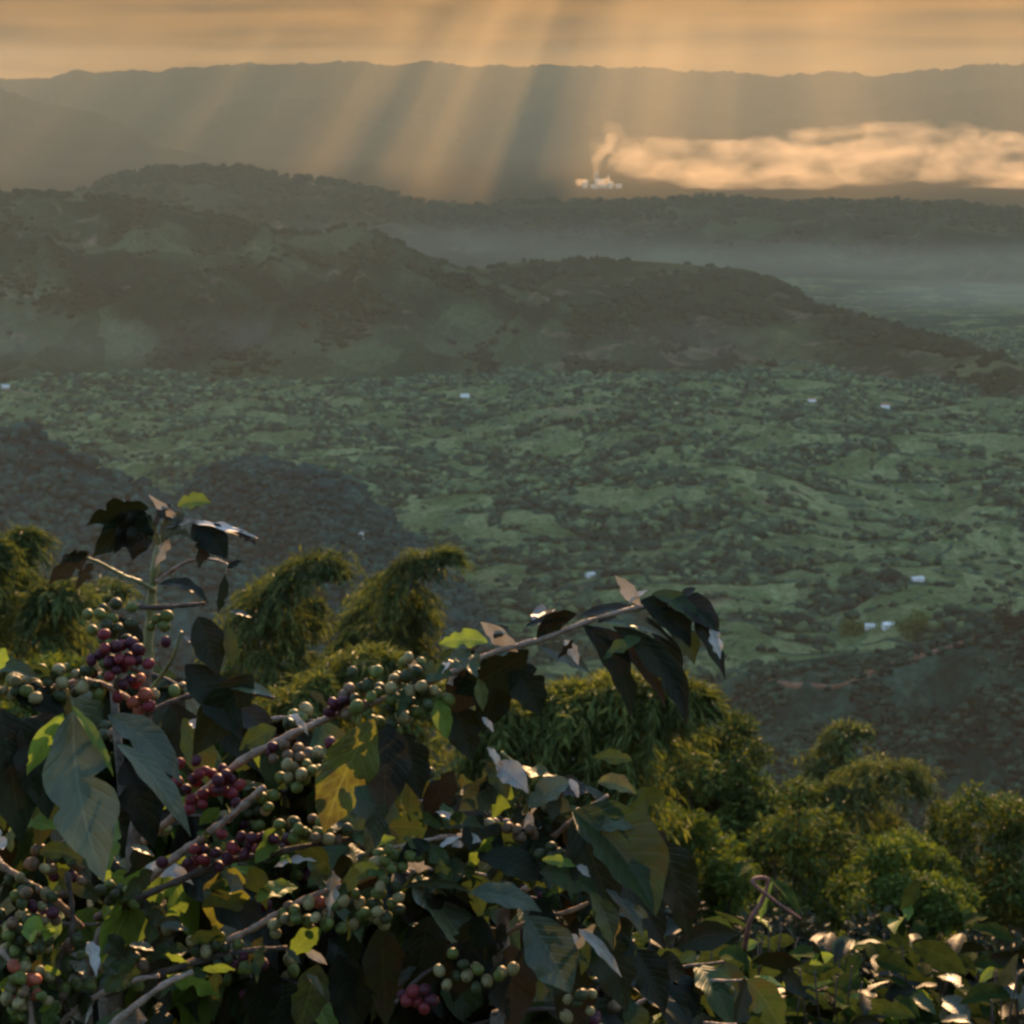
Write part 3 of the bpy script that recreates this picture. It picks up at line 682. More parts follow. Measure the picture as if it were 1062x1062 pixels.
bamboo([([(18, 760), (12, 680), (14, 610), (20, 570), (30, 548)], 26), ([(50, 780), (52, 700), (45, 640), (60, 615), (78, 622)], 26), ([(-20, 740), (-18, 650), (-12, 590), (-2, 562)], 26)], 46, 'tall olive bamboo clump at the left edge of the photo', M_bamb, 51, dens=1.3)
bamboo([([(95, 760), (92, 690), (88, 640), (100, 612), (120, 614)], 26), ([(70, 760), (66, 690), (70, 650), (78, 630)], 22)], 88, 'paler distant bamboo clump seen behind the left coffee tip', M_bamb, 52, leaf=(0.5, 0.11))
bamboo([([(292, 800), (288, 720), (284, 650), (300, 608), (332, 586), (352, 592)], 34), ([(262, 800), (262, 720), (258, 660), (268, 625), (290, 604)], 30), ([(315, 800), (318, 720), (312, 660), (325, 625)], 26)], 55, 'bamboo clump with its tip bowed to the right behind the coffee tip', M_bamb, 53, dens=1.3)
bamboo([([(400, 800), (396, 720), (402, 650), (420, 605), (445, 580), (472, 577)], 30), ([(370, 800), (366, 720), (372, 660), (392, 622), (410, 602)], 30), ([(425, 800), (428, 720), (426, 660), (436, 620)], 24), ([(350, 800), (348, 730), (352, 690), (362, 660)], 16)], 60, 'feathery bamboo plume rising alone above the arching coffee branch', M_bamb, 54, dens=1.3)
bamboo([([(330, 860), (325, 780), (335, 720), (370, 692), (415, 684)], 38), ([(290, 860), (285, 790), (300, 740), (335, 705)], 36), ([(390, 860), (395, 790), (420, 740), (455, 715)], 34)], 42, 'bright yellow-green bamboo low between the two bamboo plumes', M_bamb_y, 55, dens=1.4)
bamboo([([(600, 900), (590, 820), (585, 760), (610, 730), (660, 715), (708, 722), (738, 734)], 38), ([(560, 900), (545, 820), (540, 770), (565, 740), (605, 720)], 40), ([(640, 900), (645, 830), (650, 780), (675, 745), (705, 735)], 42), ([(500, 900), (495, 830), (505, 770), (535, 730)], 42), ([(620, 860), (610, 790), (600, 740), (590, 715)], 40)], 40, 'broad yellow-green bamboo behind the drooping end of the coffee branch', M_bamb_y, 56, dens=1.4)
bamboo([([(872, 880), (866, 820), (862, 785), (876, 762), (896, 758)], 20), ([(842, 880), (840, 830), (842, 806), (856, 792)], 18), ([(895, 880), (896, 820), (890, 790)], 16)], 105, 'pale bamboo tuft farther down below the dark spur', M_bamb, 57, leaf=(0.55, 0.12))
bamboo([([(900, 960), (896, 880), (890, 830), (905, 806), (935, 804), (956, 826)], 34), ([(865, 960), (860, 890), (856, 840), (874, 815)], 32), ([(930, 960), (925, 890), (918, 846)], 30), ([(835, 960), (832, 900), (838, 860), (856, 840)], 28)], 66, 'dark olive bamboo with a drooping right tip beside the gap in the trees', M_bamb, 58, dens=1.3)
leafy_tree(blob(735, 775, 150, 210, 46, 22, 1) + [(735, 768, 20), (755, 762, 17), (700, 785, 18), (780, 780, 18), (768, 752, 14)], 62, 'olive clumpy tree right of the coffee branch end', M_tree, 61)
leafy_tree(blob(820, 830, 130, 220, 44, 20, 2) + [(800, 835, 18), (830, 822, 16)], 58, 'olive tree in the middle of the right row with no clear top', M_tree, 62)
leafy_tree(blob(1020, 838, 150, 240, 56, 22, 3) + [(985, 845, 18), (1010, 832, 17), (1045, 838, 18), (1065, 846, 18)], 64, 'large dark olive tree at the right edge of the photo', M_tree, 63)
leafy_tree(blob(936, 885, 120, 190, 50, 19, 4) + [(936, 884, 22), (905, 898, 20), (968, 898, 20), (885, 925, 20), (990, 930, 20), (955, 886, 18), (918, 886, 18)], 40, 'round domed green tree in front of the right row', M_tree_g, 64, leaf=0.15, per=900)
leafy_tree(blob(690, 858, 150, 190, 50, 20, 5) + [(660, 865, 20), (690, 852, 20), (720, 862, 20), (748, 884, 20), (765, 910, 18)], 44, 'rounded green tree sloping down right beside the big coffee leaf', M_tree_g, 65, leaf=0.17, per=800)
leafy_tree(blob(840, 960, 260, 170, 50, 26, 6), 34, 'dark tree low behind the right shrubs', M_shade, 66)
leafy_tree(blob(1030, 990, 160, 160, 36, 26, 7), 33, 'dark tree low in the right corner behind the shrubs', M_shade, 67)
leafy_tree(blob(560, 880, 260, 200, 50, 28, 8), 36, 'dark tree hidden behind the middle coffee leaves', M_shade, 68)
leafy_tree(blob(190, 760, 260, 240, 60, 28, 9), 36, 'shaded tree behind the left coffee plant', M_tree_g, 69)
leafy_tree(blob(60, 700, 170, 200, 40, 26, 10), 38, 'shaded olive tree behind the leaves at the left edge', M_tree, 70)

def far_tree(px, py, w, h, n, label, seed, mat):
    p = on_land(px, py); d = p.y * CP - p.z * SP
    leafy_tree(blob(px, py - h, w, h, n, w * 0.2, seed), d, label, mat, seed, leaf=d * 0.0022, per=70, depth=w * d / F * 0.3, group='single trees standing out in the valley')
far_tree(946, 660, 34, 24, 16, 'big dark tree right of the bright white-roofed house', 91, M_tree_g)
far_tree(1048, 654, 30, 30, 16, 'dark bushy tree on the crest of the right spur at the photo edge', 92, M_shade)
far_tree(884, 658, 22, 14, 10, 'low dark tree just left of the grey-roofed house', 93, M_tree_g)

# ------------------------------------------------------------------ the coffee plants in front
def leaf_mat(name, col, vein, rough=0.4, transl=0.1, tcol=None, blot=None, spec=0.5):
    m, n, out = new_mat(name); L = n.links.new
    uv = nd(n, 'ShaderNodeUVMap'); sp = nd(n, 'ShaderNodeSeparateXYZ'); L(uv.outputs[0], sp.inputs[0])
    def mth(op, a, b=None, c=None):
        x = nd(n, 'ShaderNodeMath', operation=op)
        for i, q in enumerate((a, b, c)):
            if q is None: continue
            if isinstance(q, (int, float)): x.inputs[i].default_value = q
            else: L(q, x.inputs[i])
        return x.outputs[0]
    v = mth('ABSOLUTE', mth('SUBTRACT', sp.outputs['Y'], 0.5))
    ph = mth('SUBTRACT', mth('MULTIPLY', sp.outputs['X'], 9.0), mth('MULTIPLY', v, 4.0))
    sn = mth('SINE', mth('MULTIPLY', ph, 6.283))
    lat = mth('POWER', mth('MULTIPLY_ADD', sn, 0.5, 0.5), 8.0)
    mid = mth('LESS_THAN', v, 0.022)
    tc = nd(n, 'ShaderNodeTexCoord'); t = noise_tex(n, 38, 4, 0.6, tc.outputs['Object'])
    oi = nd(n, 'ShaderNodeObjectInfo')
    r = ramp(n, [(0.25, tuple(c * 0.65 for c in col)), (0.75, tuple(c * 1.3 for c in col))]); L(t.outputs[0], r.inputs[0])
    base = r.outputs[0]
    if blot:
        t2 = noise_tex(n, 16, 4, 0.7, tc.outputs['Object']); br = ramp(n, [(0.5, (0, 0, 0)), (0.62, (1, 1, 1))]); L(t2.outputs[0], br.inputs[0])
        mb = nd(n, 'ShaderNodeMix', data_type='RGBA'); L(br.outputs[0], mb.inputs[0]); L(base, mb.inputs[6]); mb.inputs[7].default_value = (*blot, 1); base = mb.outputs[2]
    mx = nd(n, 'ShaderNodeMix', data_type='RGBA'); L(mth('MAXIMUM', mth('MULTIPLY', lat, 0.24), mth('MULTIPLY', mid, 0.6)), mx.inputs[0]); L(base, mx.inputs[6]); mx.inputs[7].default_value = (*vein, 1)
    hs = nd(n, 'ShaderNodeHueSaturation'); L(mx.outputs[2], hs.inputs['Color'])
    L(mth('MULTIPLY_ADD', oi.outputs['Random'], 0.7, 0.65), hs.inputs['Value'])
    b = nd(n, 'ShaderNodeBsdfPrincipled'); L(hs.outputs[0], b.inputs['Base Color']); b.inputs['Roughness'].default_value = rough; b.inputs['Specular IOR Level'].default_value = spec
    bp = nd(n, 'ShaderNodeBump'); bp.inputs['Strength'].default_value = 0.7; bp.inputs['Distance'].default_value = 0.002
    L(mth('MULTIPLY_ADD', lat, -0.22, mth('MULTIPLY', t.outputs[0], 1.1)), bp.inputs['Height']); L(bp.outputs[0], b.inputs['Normal'])
    tr = nd(n, 'ShaderNodeBsdfTranslucent'); mt = nd(n, 'ShaderNodeMix', data_type='RGBA', blend_type='MULTIPLY'); mt.inputs[0].default_value = 1
    hv = nd(n, 'ShaderNodeHueSaturation'); L(hs.outputs[0], hv.inputs['Color']); hv.inputs['Value'].default_value = 1.6; L(hv.outputs[0], tr.inputs[0])
    ms = nd(n, 'ShaderNodeMixShader'); ms.inputs[0].default_value = transl; L(b.outputs[0], ms.inputs[1]); L(tr.outputs[0], ms.inputs[2])
    L(ms.outputs[0], out.inputs[0]); return m
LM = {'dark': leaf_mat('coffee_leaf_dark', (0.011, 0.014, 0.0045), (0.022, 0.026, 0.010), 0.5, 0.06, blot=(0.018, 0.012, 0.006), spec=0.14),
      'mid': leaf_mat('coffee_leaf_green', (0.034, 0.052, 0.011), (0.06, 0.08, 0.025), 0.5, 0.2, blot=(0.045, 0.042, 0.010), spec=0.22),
      'yellow': leaf_mat('coffee_leaf_yellow', (0.10, 0.10, 0.012), (0.14, 0.14, 0.03), 0.5, 0.34, blot=(0.055, 0.045, 0.010)),
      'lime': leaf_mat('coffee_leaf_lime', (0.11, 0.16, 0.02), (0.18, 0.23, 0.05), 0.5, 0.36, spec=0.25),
      'pale': leaf_mat('coffee_leaf_sky_sheen', (0.058, 0.064, 0.028), (0.10, 0.11, 0.06), 0.42, 0.10, blot=(0.026, 0.034, 0.012), spec=0.35),  # paler base colour paints the sky's reflection onto the leaf tops
      'dry_glint': leaf_mat('coffee_leaf_dry_glint', (0.36, 0.33, 0.28), (0.45, 0.42, 0.36), 0.45, 0.12, blot=(0.16, 0.13, 0.09)),  # dry leaf tone; its pale colour also paints glints and lit leaf tips
      'brown': leaf_mat('coffee_leaf_brown', (0.025, 0.021, 0.011), (0.04, 0.034, 0.02), 0.55, 0.08, spec=0.2)}
LM['bush'] = leaf_mat('shrub_leaf', (0.030, 0.046, 0.010), (0.05, 0.07, 0.02), 0.8, 0.28, blot=(0.018, 0.026, 0.007), spec=0.02)
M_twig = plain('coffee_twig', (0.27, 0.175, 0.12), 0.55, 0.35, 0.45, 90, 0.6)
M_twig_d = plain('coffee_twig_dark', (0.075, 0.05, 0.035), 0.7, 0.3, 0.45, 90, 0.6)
M_twig_g = plain('coffee_shoot', (0.16, 0.17, 0.075), 0.5, 0.35, 0.35, 70, 0.3)
M_trunk = plain('coffee_trunk', (0.13, 0.10, 0.075), 0.9, 0.2, 0.5, 50, 0.8)
CM = {k: plain('cherry_' + k, c, 0.55, 0.28, 0.65, 120) for k, c in
      {'red': (0.15, 0.016, 0.018), 'wine': (0.058, 0.010, 0.016), 'orange': (0.30, 0.07, 0.035), 'green': (0.095, 0.105, 0.020), 'dark': (0.038, 0.042, 0.012), 'tan': (0.22, 0.17, 0.07), 'brown': (0.12, 0.07, 0.035)}.items()}
M_crown = plain('cherry_navel', (0.05, 0.035, 0.02), 0.8, 0.2, 0.3, 200)

def leaf_geo(b, t, width, roll=0.0, bend=None, fold=0.25, wave=0.05, wseed=0.0, nu=21, nv=9):
    """one blade from b to t in space; roll 0 turns its face to the viewer, 90 shows its edge"""
    b = np.asarray(b, float); t = np.asarray(t, float); Ln = np.linalg.norm(t - b)
    c = (b + t) / 2 + (np.array([0, 0, 0.16 * Ln]) if bend is None else bend)
    u = np.linspace(0, 1, nu)[:, None]
    P = (1 - u) ** 2 * b + 2 * u * (1 - u) * c + u ** 2 * t
    T = 2 * (1 - u) * (c - b) + 2 * u * (t - c); T /= np.linalg.norm(T, axis=1)[:, None]
    view = -(b + t) / np.linalg.norm(b + t)
    S = np.cross(T, view); S /= np.linalg.norm(S, axis=1)[:, None] + 1e-9; N = np.cross(S, T)
    a = R(roll); S2 = S * math.cos(a) + N * math.sin(a); N2 = -S * math.sin(a) + N * math.cos(a)
    uu = u[:, 0]; prof = np.sin(np.pi * np.clip(uu, 0, 1) ** 0.9) ** 0.85 * (1 - 0.25 * smooth(0.72, 1.0, uu)); prof[0] = 0.05; prof[-1] = 0.015
    v = np.linspace(-1, 1, nv)
    wob = 1 + 0.06 * np.sin(uu * 23 + wseed * 7)
    half = (width / 2 * prof * wob)[:, None] * v[None]
    q = random.Random(wseed)                                        # nibbled and torn edges
    for k in range(q.choice((0, 1, 1, 2, 3))):
        c0, w0, dp, sd = q.uniform(.15, .9), q.uniform(.025, .07), q.uniform(.25, .6), q.choice((-1, 1))
        half = half * (1 - dp * np.exp(-((uu - c0) / w0) ** 2)[:, None] * (np.sign(v)[None] == sd))
    lift = np.abs(half) * fold + wave * width * np.sin(uu[:, None] * 17 + wseed + np.sign(v)[None] * 0.9) * (v[None] ** 2) * prof[:, None]
    V = P[:, None, :] + S2[:, None, :] * half[..., None] + N2[:, None, :] * lift[..., None]
    idx = np.arange(nu * nv).reshape(nu, nv)
    Fc = np.stack([idx[:-1, :-1], idx[:-1, 1:], idx[1:, 1:], idx[1:, :-1]], -1).reshape(-1, 4)
    uv = np.stack(np.broadcast_arrays(u, (v[None] + 1) / 2), -1).reshape(-1, 2)
    return V.reshape(-1, 3), Fc, uv
def set_uv(o, Fc, uv):
    l = o.data.uv_layers.new(name='UVMap'); l.data.foreach_set('uv', uv[Fc.ravel()].astype(np.float32).ravel())
def cherry_proto():
    bm = bmesh.new(); bmesh.ops.create_uvsphere(bm, u_segments=14, v_segments=10, radius=1)
    for v in bm.verts:
        v.co.z *= 1.22
        if v.co.z > 1.12: v.co.z -= 0.10
    r = bmesh.ops.create_cone(bm, cap_ends=True, segments=8, radius1=0.20, radius2=0.14, depth=0.14)
    for v in r['verts']: v.co.z += 1.16
    for f in bm.faces: f.material_index = 1 if all(v in set(r['verts']) for v in f.verts) else 0
    me = bpy.data.meshes.new('cherry'); bm.to_mesh(me); bm.free()
    me.polygons.foreach_set('use_smooth', np.full(len(me.polygons), True)); return me
_cm = cherry_proto(); CH = {}
for k, m in CM.items(): CH[k] = _cm.copy(); CH[k].materials.append(m); CH[k].materials.append(M_crown)

class Plant:
    def __init__(self, base, label, group='coffee plants on the near slope', cat='coffee plant'):
        self.o = np.array(base, float); self.e = empty('coffee_plant', self.o, label, cat, group); self.br = []; self.n = {'leaf': 0, 'cherry': 0}
        self.spareL = {}; self.spareC = []
    def branch(self, pix, w0, w1=None, mat=None, name='branch', k=7, gnarl=0.0):
        P = catmull([np.array(pt(*p)) for p in pix], k); d = np.mean([p[2] for p in pix])
        return self.branch3(P, w0 * d / F, (w1 if w1 is not None else w0) * d / F, mat, name, gnarl)
    def branch3(self, P, r0, r1, mat=None, name='branch', gnarl=0.12):
        P = np.asarray(P); rad = np.linspace(r0, r1, len(P)) * (1 + 0.16 * np.sin(np.arange(len(P)) * 1.9) + 0.12 * np.sin(np.arange(len(P)) * 0.83 + 1))
        V, Fc = tube(P, rad, 9); o = mesh_obj(name, V, fix_tri(Fc), mat or M_twig, self.e, origin=self.o); self.br.append((o, P)); return P
    def near(self, p):
        return min(self.br, key=lambda b: ((b[1] - p) ** 2).sum(1).min())[0] if self.br else self.e
    def leaf(self, b, t, width, mat, roll=0, bend=None, fold=0.25, wave=0.05):
        V, Fc, uv = leaf_geo(b, t, width, roll, bend, fold, wave, random.uniform(0, 6.28))
        if self.n['leaf'] >= 100: self.spareL.setdefault(mat, []).append((V, Fc, uv)); return
        self.n['leaf'] += 1
        o = mesh_obj('leaf', V, Fc, LM[mat], self.near(np.asarray(b)), origin=self.o); set_uv(o, Fc, uv)
    def lp(self, bx, by, tx, ty, w, mat, d=1.55, dt=0.0, roll=20, bend=(0, -0.12), fold=0.25, wave=0.05):
        """a leaf given by the pixels of its base and tip at d metres; dt brings the tip nearer or farther"""
        b = np.array(pt(bx, by, d)); t = np.array(pt(tx, ty, d + dt)); Ln = math.hypot(tx - bx, ty - by)
        c = np.array(pt((bx + tx) / 2 + bend[0] * Ln, (by + ty) / 2 + bend[1] * Ln, d + dt / 2)) - (b + t) / 2
        self.leaf(b, t, w * d / F, mat, roll, c, fold, wave)
    def cherry(self, p, col, r):
        if self.n['cherry'] >= 100: self.spareC.append((p, col, r)); return
        self.n['cherry'] += 1
        o = bpy.data.objects.new('cherry', CH[col]); C.objects.link(o); o.parent = self.near(p)
        o.location = Vector(p - self.o); o.scale = (r, r, r); o.rotation_euler = (random.uniform(0, 6), random.uniform(0, 3), random.uniform(0, 6))
    def cluster(self, px, py, d, n, sx, sy, cols, r=6.1):
        got = []; tries = 0; n = int(n * 1.5)
        while len(got) < n and tries < n * 40:
            tries += 1; rr = r * random.uniform(0.82, 1.12)
            x, y, z = random.gauss(0, 0.55) * sx, random.gauss(0, 0.55) * sy, random.uniform(-1, 1) * min(sx, sy) * 0.8
            if all((x - a) ** 2 + (y - b) ** 2 + (z - c) ** 2 > (0.86 * (rr + q)) ** 2 for a, b, c, q in got): got.append((x, y, z, rr))
        for x, y, z, rr in got:
            self.cherry(np.array(pt(px + x, py + y, d + z * d / F)), random.choice(cols), rr * d / F)
    def finish(self):
        for k, ls in self.spareL.items():
            V, Fc, uv, o = [], [], [], 0
            for a, f, u in ls: V.append(a); Fc.append(f + o); uv.append(u); o += len(a)
            Fc = np.concatenate(Fc); ob = mesh_obj('foliage', np.concatenate(V), Fc, LM[k], self.e, origin=self.o, kind='stuff'); set_uv(ob, Fc, np.concatenate(uv))
        by = {}
        V0 = np.array([v.co[:] for v in _cm.vertices]); F0 = [tuple(p.vertices) for p in _cm.polygons]
        for p, col, r in self.spareC: by.setdefault(col, []).append((p, r))
        for col, ls in by.items():
            V, Fc = [], []
            for p, r in ls:
                q = Matrix.Rotation(random.uniform(0, 6), 3, Vector(rand_unit(1, rng)[0])); A = V0 @ np.array(q).T * r + p
                Fc += [tuple(i + len(V0) * len(V) for i in f) for f in F0]; V.append(A)
            mesh_obj('ripening_fruit', np.concatenate(V), Fc, CM[col], self.e, origin=self.o, kind='stuff')
def ground_below(px, py, d, dx=0.0):
    p = pt(px, py, d); return np.array([p.x + dx, p.y, float(ground_z(np.array(p.x + dx), np.array(p.y)))])

# --- the upright plant on the left
A = Plant(ground_below(150, 900, 1.62), 'upright coffee plant at the left with a pale shoot and leaf tuft on top')
pA = [A.o] + [np.array(pt(*q)) for q in ((118, 1130, 1.66), (130, 1000, 1.66), (142, 860, 1.64), (150, 760, 1.63), (152, 690, 1.62), (156, 630, 1.61), (160, 592, 1.60), (166, 556, 1.60))]
A.branch3(catmull(pA[:6], 6), 0.009, 0.006, M_trunk, 'trunk'); A.branch3(catmull(pA[5:], 7), 0.0052, 0.0032, M_twig_g, 'shoot')
A.branch([(160, 612, 1.60), (146, 604, 1.58), (126, 596, 1.57), (108, 586, 1.56), (90, 578, 1.55)], 2.6, 1.4, M_twig_g)
A.branch([(154, 636, 1.61), (134, 628, 1.60), (160, 630, 1.58), (190, 628, 1.57), (212, 626, 1.56)][1:], 3.2, 2.0, M_twig_d)
A.branch([(162, 604, 1.60), (178, 592, 1.60), (196, 582, 1.60), (218, 580, 1.59), (236, 586, 1.58), (234, 596, 1.58)], 2.4, 1.3, M_twig)
A.branch([(152, 720, 1.62), (168, 700, 1.60), (180, 680, 1.58), (188, 655, 1.57)], 2.6, 1.6, M_twig_g)
A.branch([(148, 735, 1.62), (118, 715, 1.58), (90, 706, 1.56), (55, 712, 1.54), (20, 722, 1.52)], 3.4, 2.0, M_twig)
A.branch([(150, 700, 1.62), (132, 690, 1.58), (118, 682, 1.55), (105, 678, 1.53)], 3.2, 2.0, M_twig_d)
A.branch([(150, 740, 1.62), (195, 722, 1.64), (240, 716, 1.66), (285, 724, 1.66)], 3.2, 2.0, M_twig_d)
l = A.lp
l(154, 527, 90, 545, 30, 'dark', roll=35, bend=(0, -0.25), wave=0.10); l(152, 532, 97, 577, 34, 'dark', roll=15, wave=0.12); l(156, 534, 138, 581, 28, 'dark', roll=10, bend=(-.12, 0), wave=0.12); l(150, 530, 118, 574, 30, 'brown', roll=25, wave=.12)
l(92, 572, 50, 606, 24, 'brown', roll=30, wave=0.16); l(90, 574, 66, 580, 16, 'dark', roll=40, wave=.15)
l(186, 540, 154, 513, 16, 'dry_glint', roll=50, bend=(0.05, 0.05)); l(184, 525, 219, 522, 20, 'lime', roll=35, bend=(0, -0.22)); l(168, 562, 192, 532, 24, 'pale', roll=35); l(165, 566, 150, 534, 18, 'pale', roll=40); l(172, 548, 205, 540, 14, 'dry_glint', roll=60)
l(192, 540, 268, 558, 13, 'dry_glint', roll=58, bend=(0, -0.06), wave=.1); l(205, 545, 236, 580, 30, 'dark', roll=12, wave=.1); l(200, 543, 222, 576, 26, 'dark', roll=20); l(222, 548, 250, 556, 10, 'brown', roll=60)
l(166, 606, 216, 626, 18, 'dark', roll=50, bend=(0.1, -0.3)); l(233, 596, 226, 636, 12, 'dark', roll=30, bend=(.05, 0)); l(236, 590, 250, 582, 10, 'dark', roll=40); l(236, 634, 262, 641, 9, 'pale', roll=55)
l(236, 648, 240, 694, 16, 'mid', roll=20, bend=(.05, 0)); l(205, 640, 226, 702, 36, 'dark', roll=15); l(192, 690, 252, 768, 44, 'dark', roll=20); l(262, 700, 200, 785, 46, 'dark', roll=10); l(234, 712, 284, 722, 17, 'pale', roll=45); l(190, 660, 215, 679, 9, 'dry_glint', roll=45); l(215, 725, 268, 800, 46, 'dark', d=1.68, roll=18); l(178, 730, 200, 810, 44, 'dark', d=1.7, roll=12); l(240, 730, 290, 775, 30, 'brown', d=1.68, roll=25); l(196, 748, 208, 757, 16, 'dry_glint', roll=50)
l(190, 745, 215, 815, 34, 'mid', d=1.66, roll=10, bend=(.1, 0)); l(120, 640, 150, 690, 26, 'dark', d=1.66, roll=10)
l(160, 545, 178, 522, 14, 'brown', roll=45, wave=.15); l(175, 556, 160, 590, 16, 'dry_glint', roll=50, wave=.12); l(180, 552, 200, 560, 12, 'pale', roll=40, wave=.12); l(246, 552, 266, 566, 10, 'brown', roll=35, wave=.15); l(96, 584, 78, 612, 14, 'brown', roll=35, wave=.16); l(212, 556, 206, 590, 18, 'brown', roll=30, wave=.14)
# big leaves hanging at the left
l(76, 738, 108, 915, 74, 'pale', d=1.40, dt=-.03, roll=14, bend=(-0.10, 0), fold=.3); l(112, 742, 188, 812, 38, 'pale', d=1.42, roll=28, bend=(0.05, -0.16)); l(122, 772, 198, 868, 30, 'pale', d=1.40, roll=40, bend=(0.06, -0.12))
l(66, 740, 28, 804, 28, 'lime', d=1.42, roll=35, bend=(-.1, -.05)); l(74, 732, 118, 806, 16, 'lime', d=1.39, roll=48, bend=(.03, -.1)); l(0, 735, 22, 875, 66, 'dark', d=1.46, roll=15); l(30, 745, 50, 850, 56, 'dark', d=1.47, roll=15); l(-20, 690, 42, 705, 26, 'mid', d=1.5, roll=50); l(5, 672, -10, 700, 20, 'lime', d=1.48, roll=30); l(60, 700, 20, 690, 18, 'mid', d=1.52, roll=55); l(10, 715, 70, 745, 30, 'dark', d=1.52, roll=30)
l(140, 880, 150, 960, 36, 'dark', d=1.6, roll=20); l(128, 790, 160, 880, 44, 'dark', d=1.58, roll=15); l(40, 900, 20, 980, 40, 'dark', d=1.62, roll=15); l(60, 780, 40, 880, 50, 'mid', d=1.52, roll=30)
A.cluster(116, 648, 1.57, 11, 20, 20, ['green', 'green', 'dark']); A.cluster(162, 642, 1.58, 3, 8, 6, ['green']); A.cluster(126, 684, 1.53, 18, 30, 18, ['wine', 'wine', 'red', 'wine', 'brown'])
A.cluster(142, 722, 1.54, 7, 16, 14, ['orange', 'red', 'orange', 'tan']); A.cluster(75, 706, 1.53, 14, 36, 16, ['tan', 'tan', 'green', 'dark']); A.cluster(18, 716, 1.52, 8, 22, 14, ['green', 'dark', 'tan']); A.cluster(150, 775, 1.60, 6, 14, 14, ['dark', 'green'])
A.finish()

# --- the plant whose long branch arches across the picture
B = Plant(ground_below(95, 1000, 1.58, -0.02), 'coffee plant with the long fruit-laden branch arching across the photo')
pB = [B.o] + [np.array(pt(*q)) for q in ((88, 1120, 1.60), (92, 1040, 1.60), (100, 985, 1.59), (116, 955, 1.58))]
B.branch3(catmull(pB, 6), 0.010, 0.0065, M_trunk, 'trunk')
B.branch([(112, 960, 1.58), (139, 926, 1.56), (181, 890, 1.54), (211, 868, 1.53), (241, 845, 1.52), (274, 816, 1.51)], 5.0, 3.6, M_twig)
B.branch([(150, 872, 1.60), (203, 828, 1.57), (248, 791, 1.55), (286, 770, 1.54), (324, 752, 1.53), (343, 744, 1.53), (400, 724, 1.52), (459, 702, 1.51), (512, 677, 1.50), (565, 662, 1.50), (606, 646, 1.50), (659, 631, 1.49), (705, 628, 1.48)], 4.8, 2.4, M_twig)
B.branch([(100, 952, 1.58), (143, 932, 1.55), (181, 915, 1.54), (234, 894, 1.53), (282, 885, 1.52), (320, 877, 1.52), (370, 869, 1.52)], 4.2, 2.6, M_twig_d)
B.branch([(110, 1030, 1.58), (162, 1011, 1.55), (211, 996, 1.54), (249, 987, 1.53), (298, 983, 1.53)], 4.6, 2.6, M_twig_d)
B.branch([(190, 1004, 1.55), (226, 981, 1.54), (264, 962, 1.53), (301, 940, 1.52), (335, 925, 1.52), (378, 912, 1.52), (400, 900, 1.52)], 4.2, 2.4, M_twig)
B.branch([(50, 1075, 1.50), (87, 1041, 1.49), (132, 1019, 1.49), (165, 1012, 1.49)], 4.0, 2.6, M_twig)
B.branch([(95, 1085, 1.46), (120, 1060, 1.45), (169, 1022, 1.45), (200, 1008, 1.46)], 4.4, 3.0, M_twig)
B.branch([(-15, 890, 1.5), (0, 897, 1.5), (38, 921, 1.51), (60, 936, 1.53), (85, 962, 1.57)], 3.4, 3.6, M_twig)
B.branch([(0, 985, 1.48), (22, 1012, 1.47), (30, 1040, 1.47), (36, 1085, 1.47)], 3.2, 2.6, M_twig)
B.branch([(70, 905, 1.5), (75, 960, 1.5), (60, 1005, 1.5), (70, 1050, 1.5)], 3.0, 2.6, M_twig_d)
l = B.lp
l(598, 637, 556, 668, 22, 'dark', d=1.5, roll=30, bend=(-.2, -.28)); l(604, 648, 653, 745, 30, 'dark', d=1.49, roll=14, bend=(.26, -.10)); l(636, 650, 712, 752, 31, 'dark', d=1.48, roll=16, bend=(.24, -.12)); l(618, 650, 690, 735, 20, 'brown', d=1.5, roll=25, bend=(.2, -.1)); l(600, 640, 662, 630, 13, 'brown', d=1.5, roll=45); l(664, 628, 638, 597, 20, 'dry_glint', d=1.49, roll=40); l(652, 626, 672, 612, 10, 'dry_glint', d=1.49, roll=60)
l(664, 624, 716, 672, 34, 'dark', d=1.48, roll=22, bend=(.15, -.25)); l(676, 616, 728, 652, 22, 'mid', d=1.475, roll=35, bend=(.1, -.25)); l(708, 622, 752, 704, 24, 'dark', d=1.48, roll=30, bend=(.08, -.1)); l(698, 618, 746, 662, 30, 'brown', d=1.48, roll=30, bend=(.1, -.2)); l(690, 630, 720, 690, 30, 'mid', d=1.5, roll=25, bend=(.12, -.1)); l(736, 652, 747, 684, 16, 'dry_glint', d=1.47, roll=40, wave=.14); l(722, 634, 744, 655, 14, 'dark', d=1.47, roll=30); l(628, 646, 694, 664, 14, 'pale', d=1.48, roll=50, bend=(0, -.2)); l(705, 622, 722, 610, 12, 'brown', d=1.48, roll=40); l(670, 640, 705, 740, 28, 'dark', d=1.5, roll=40, bend=(.2, 0)); l(620, 646, 640, 640, 14, 'dark', d=1.5, roll=50)
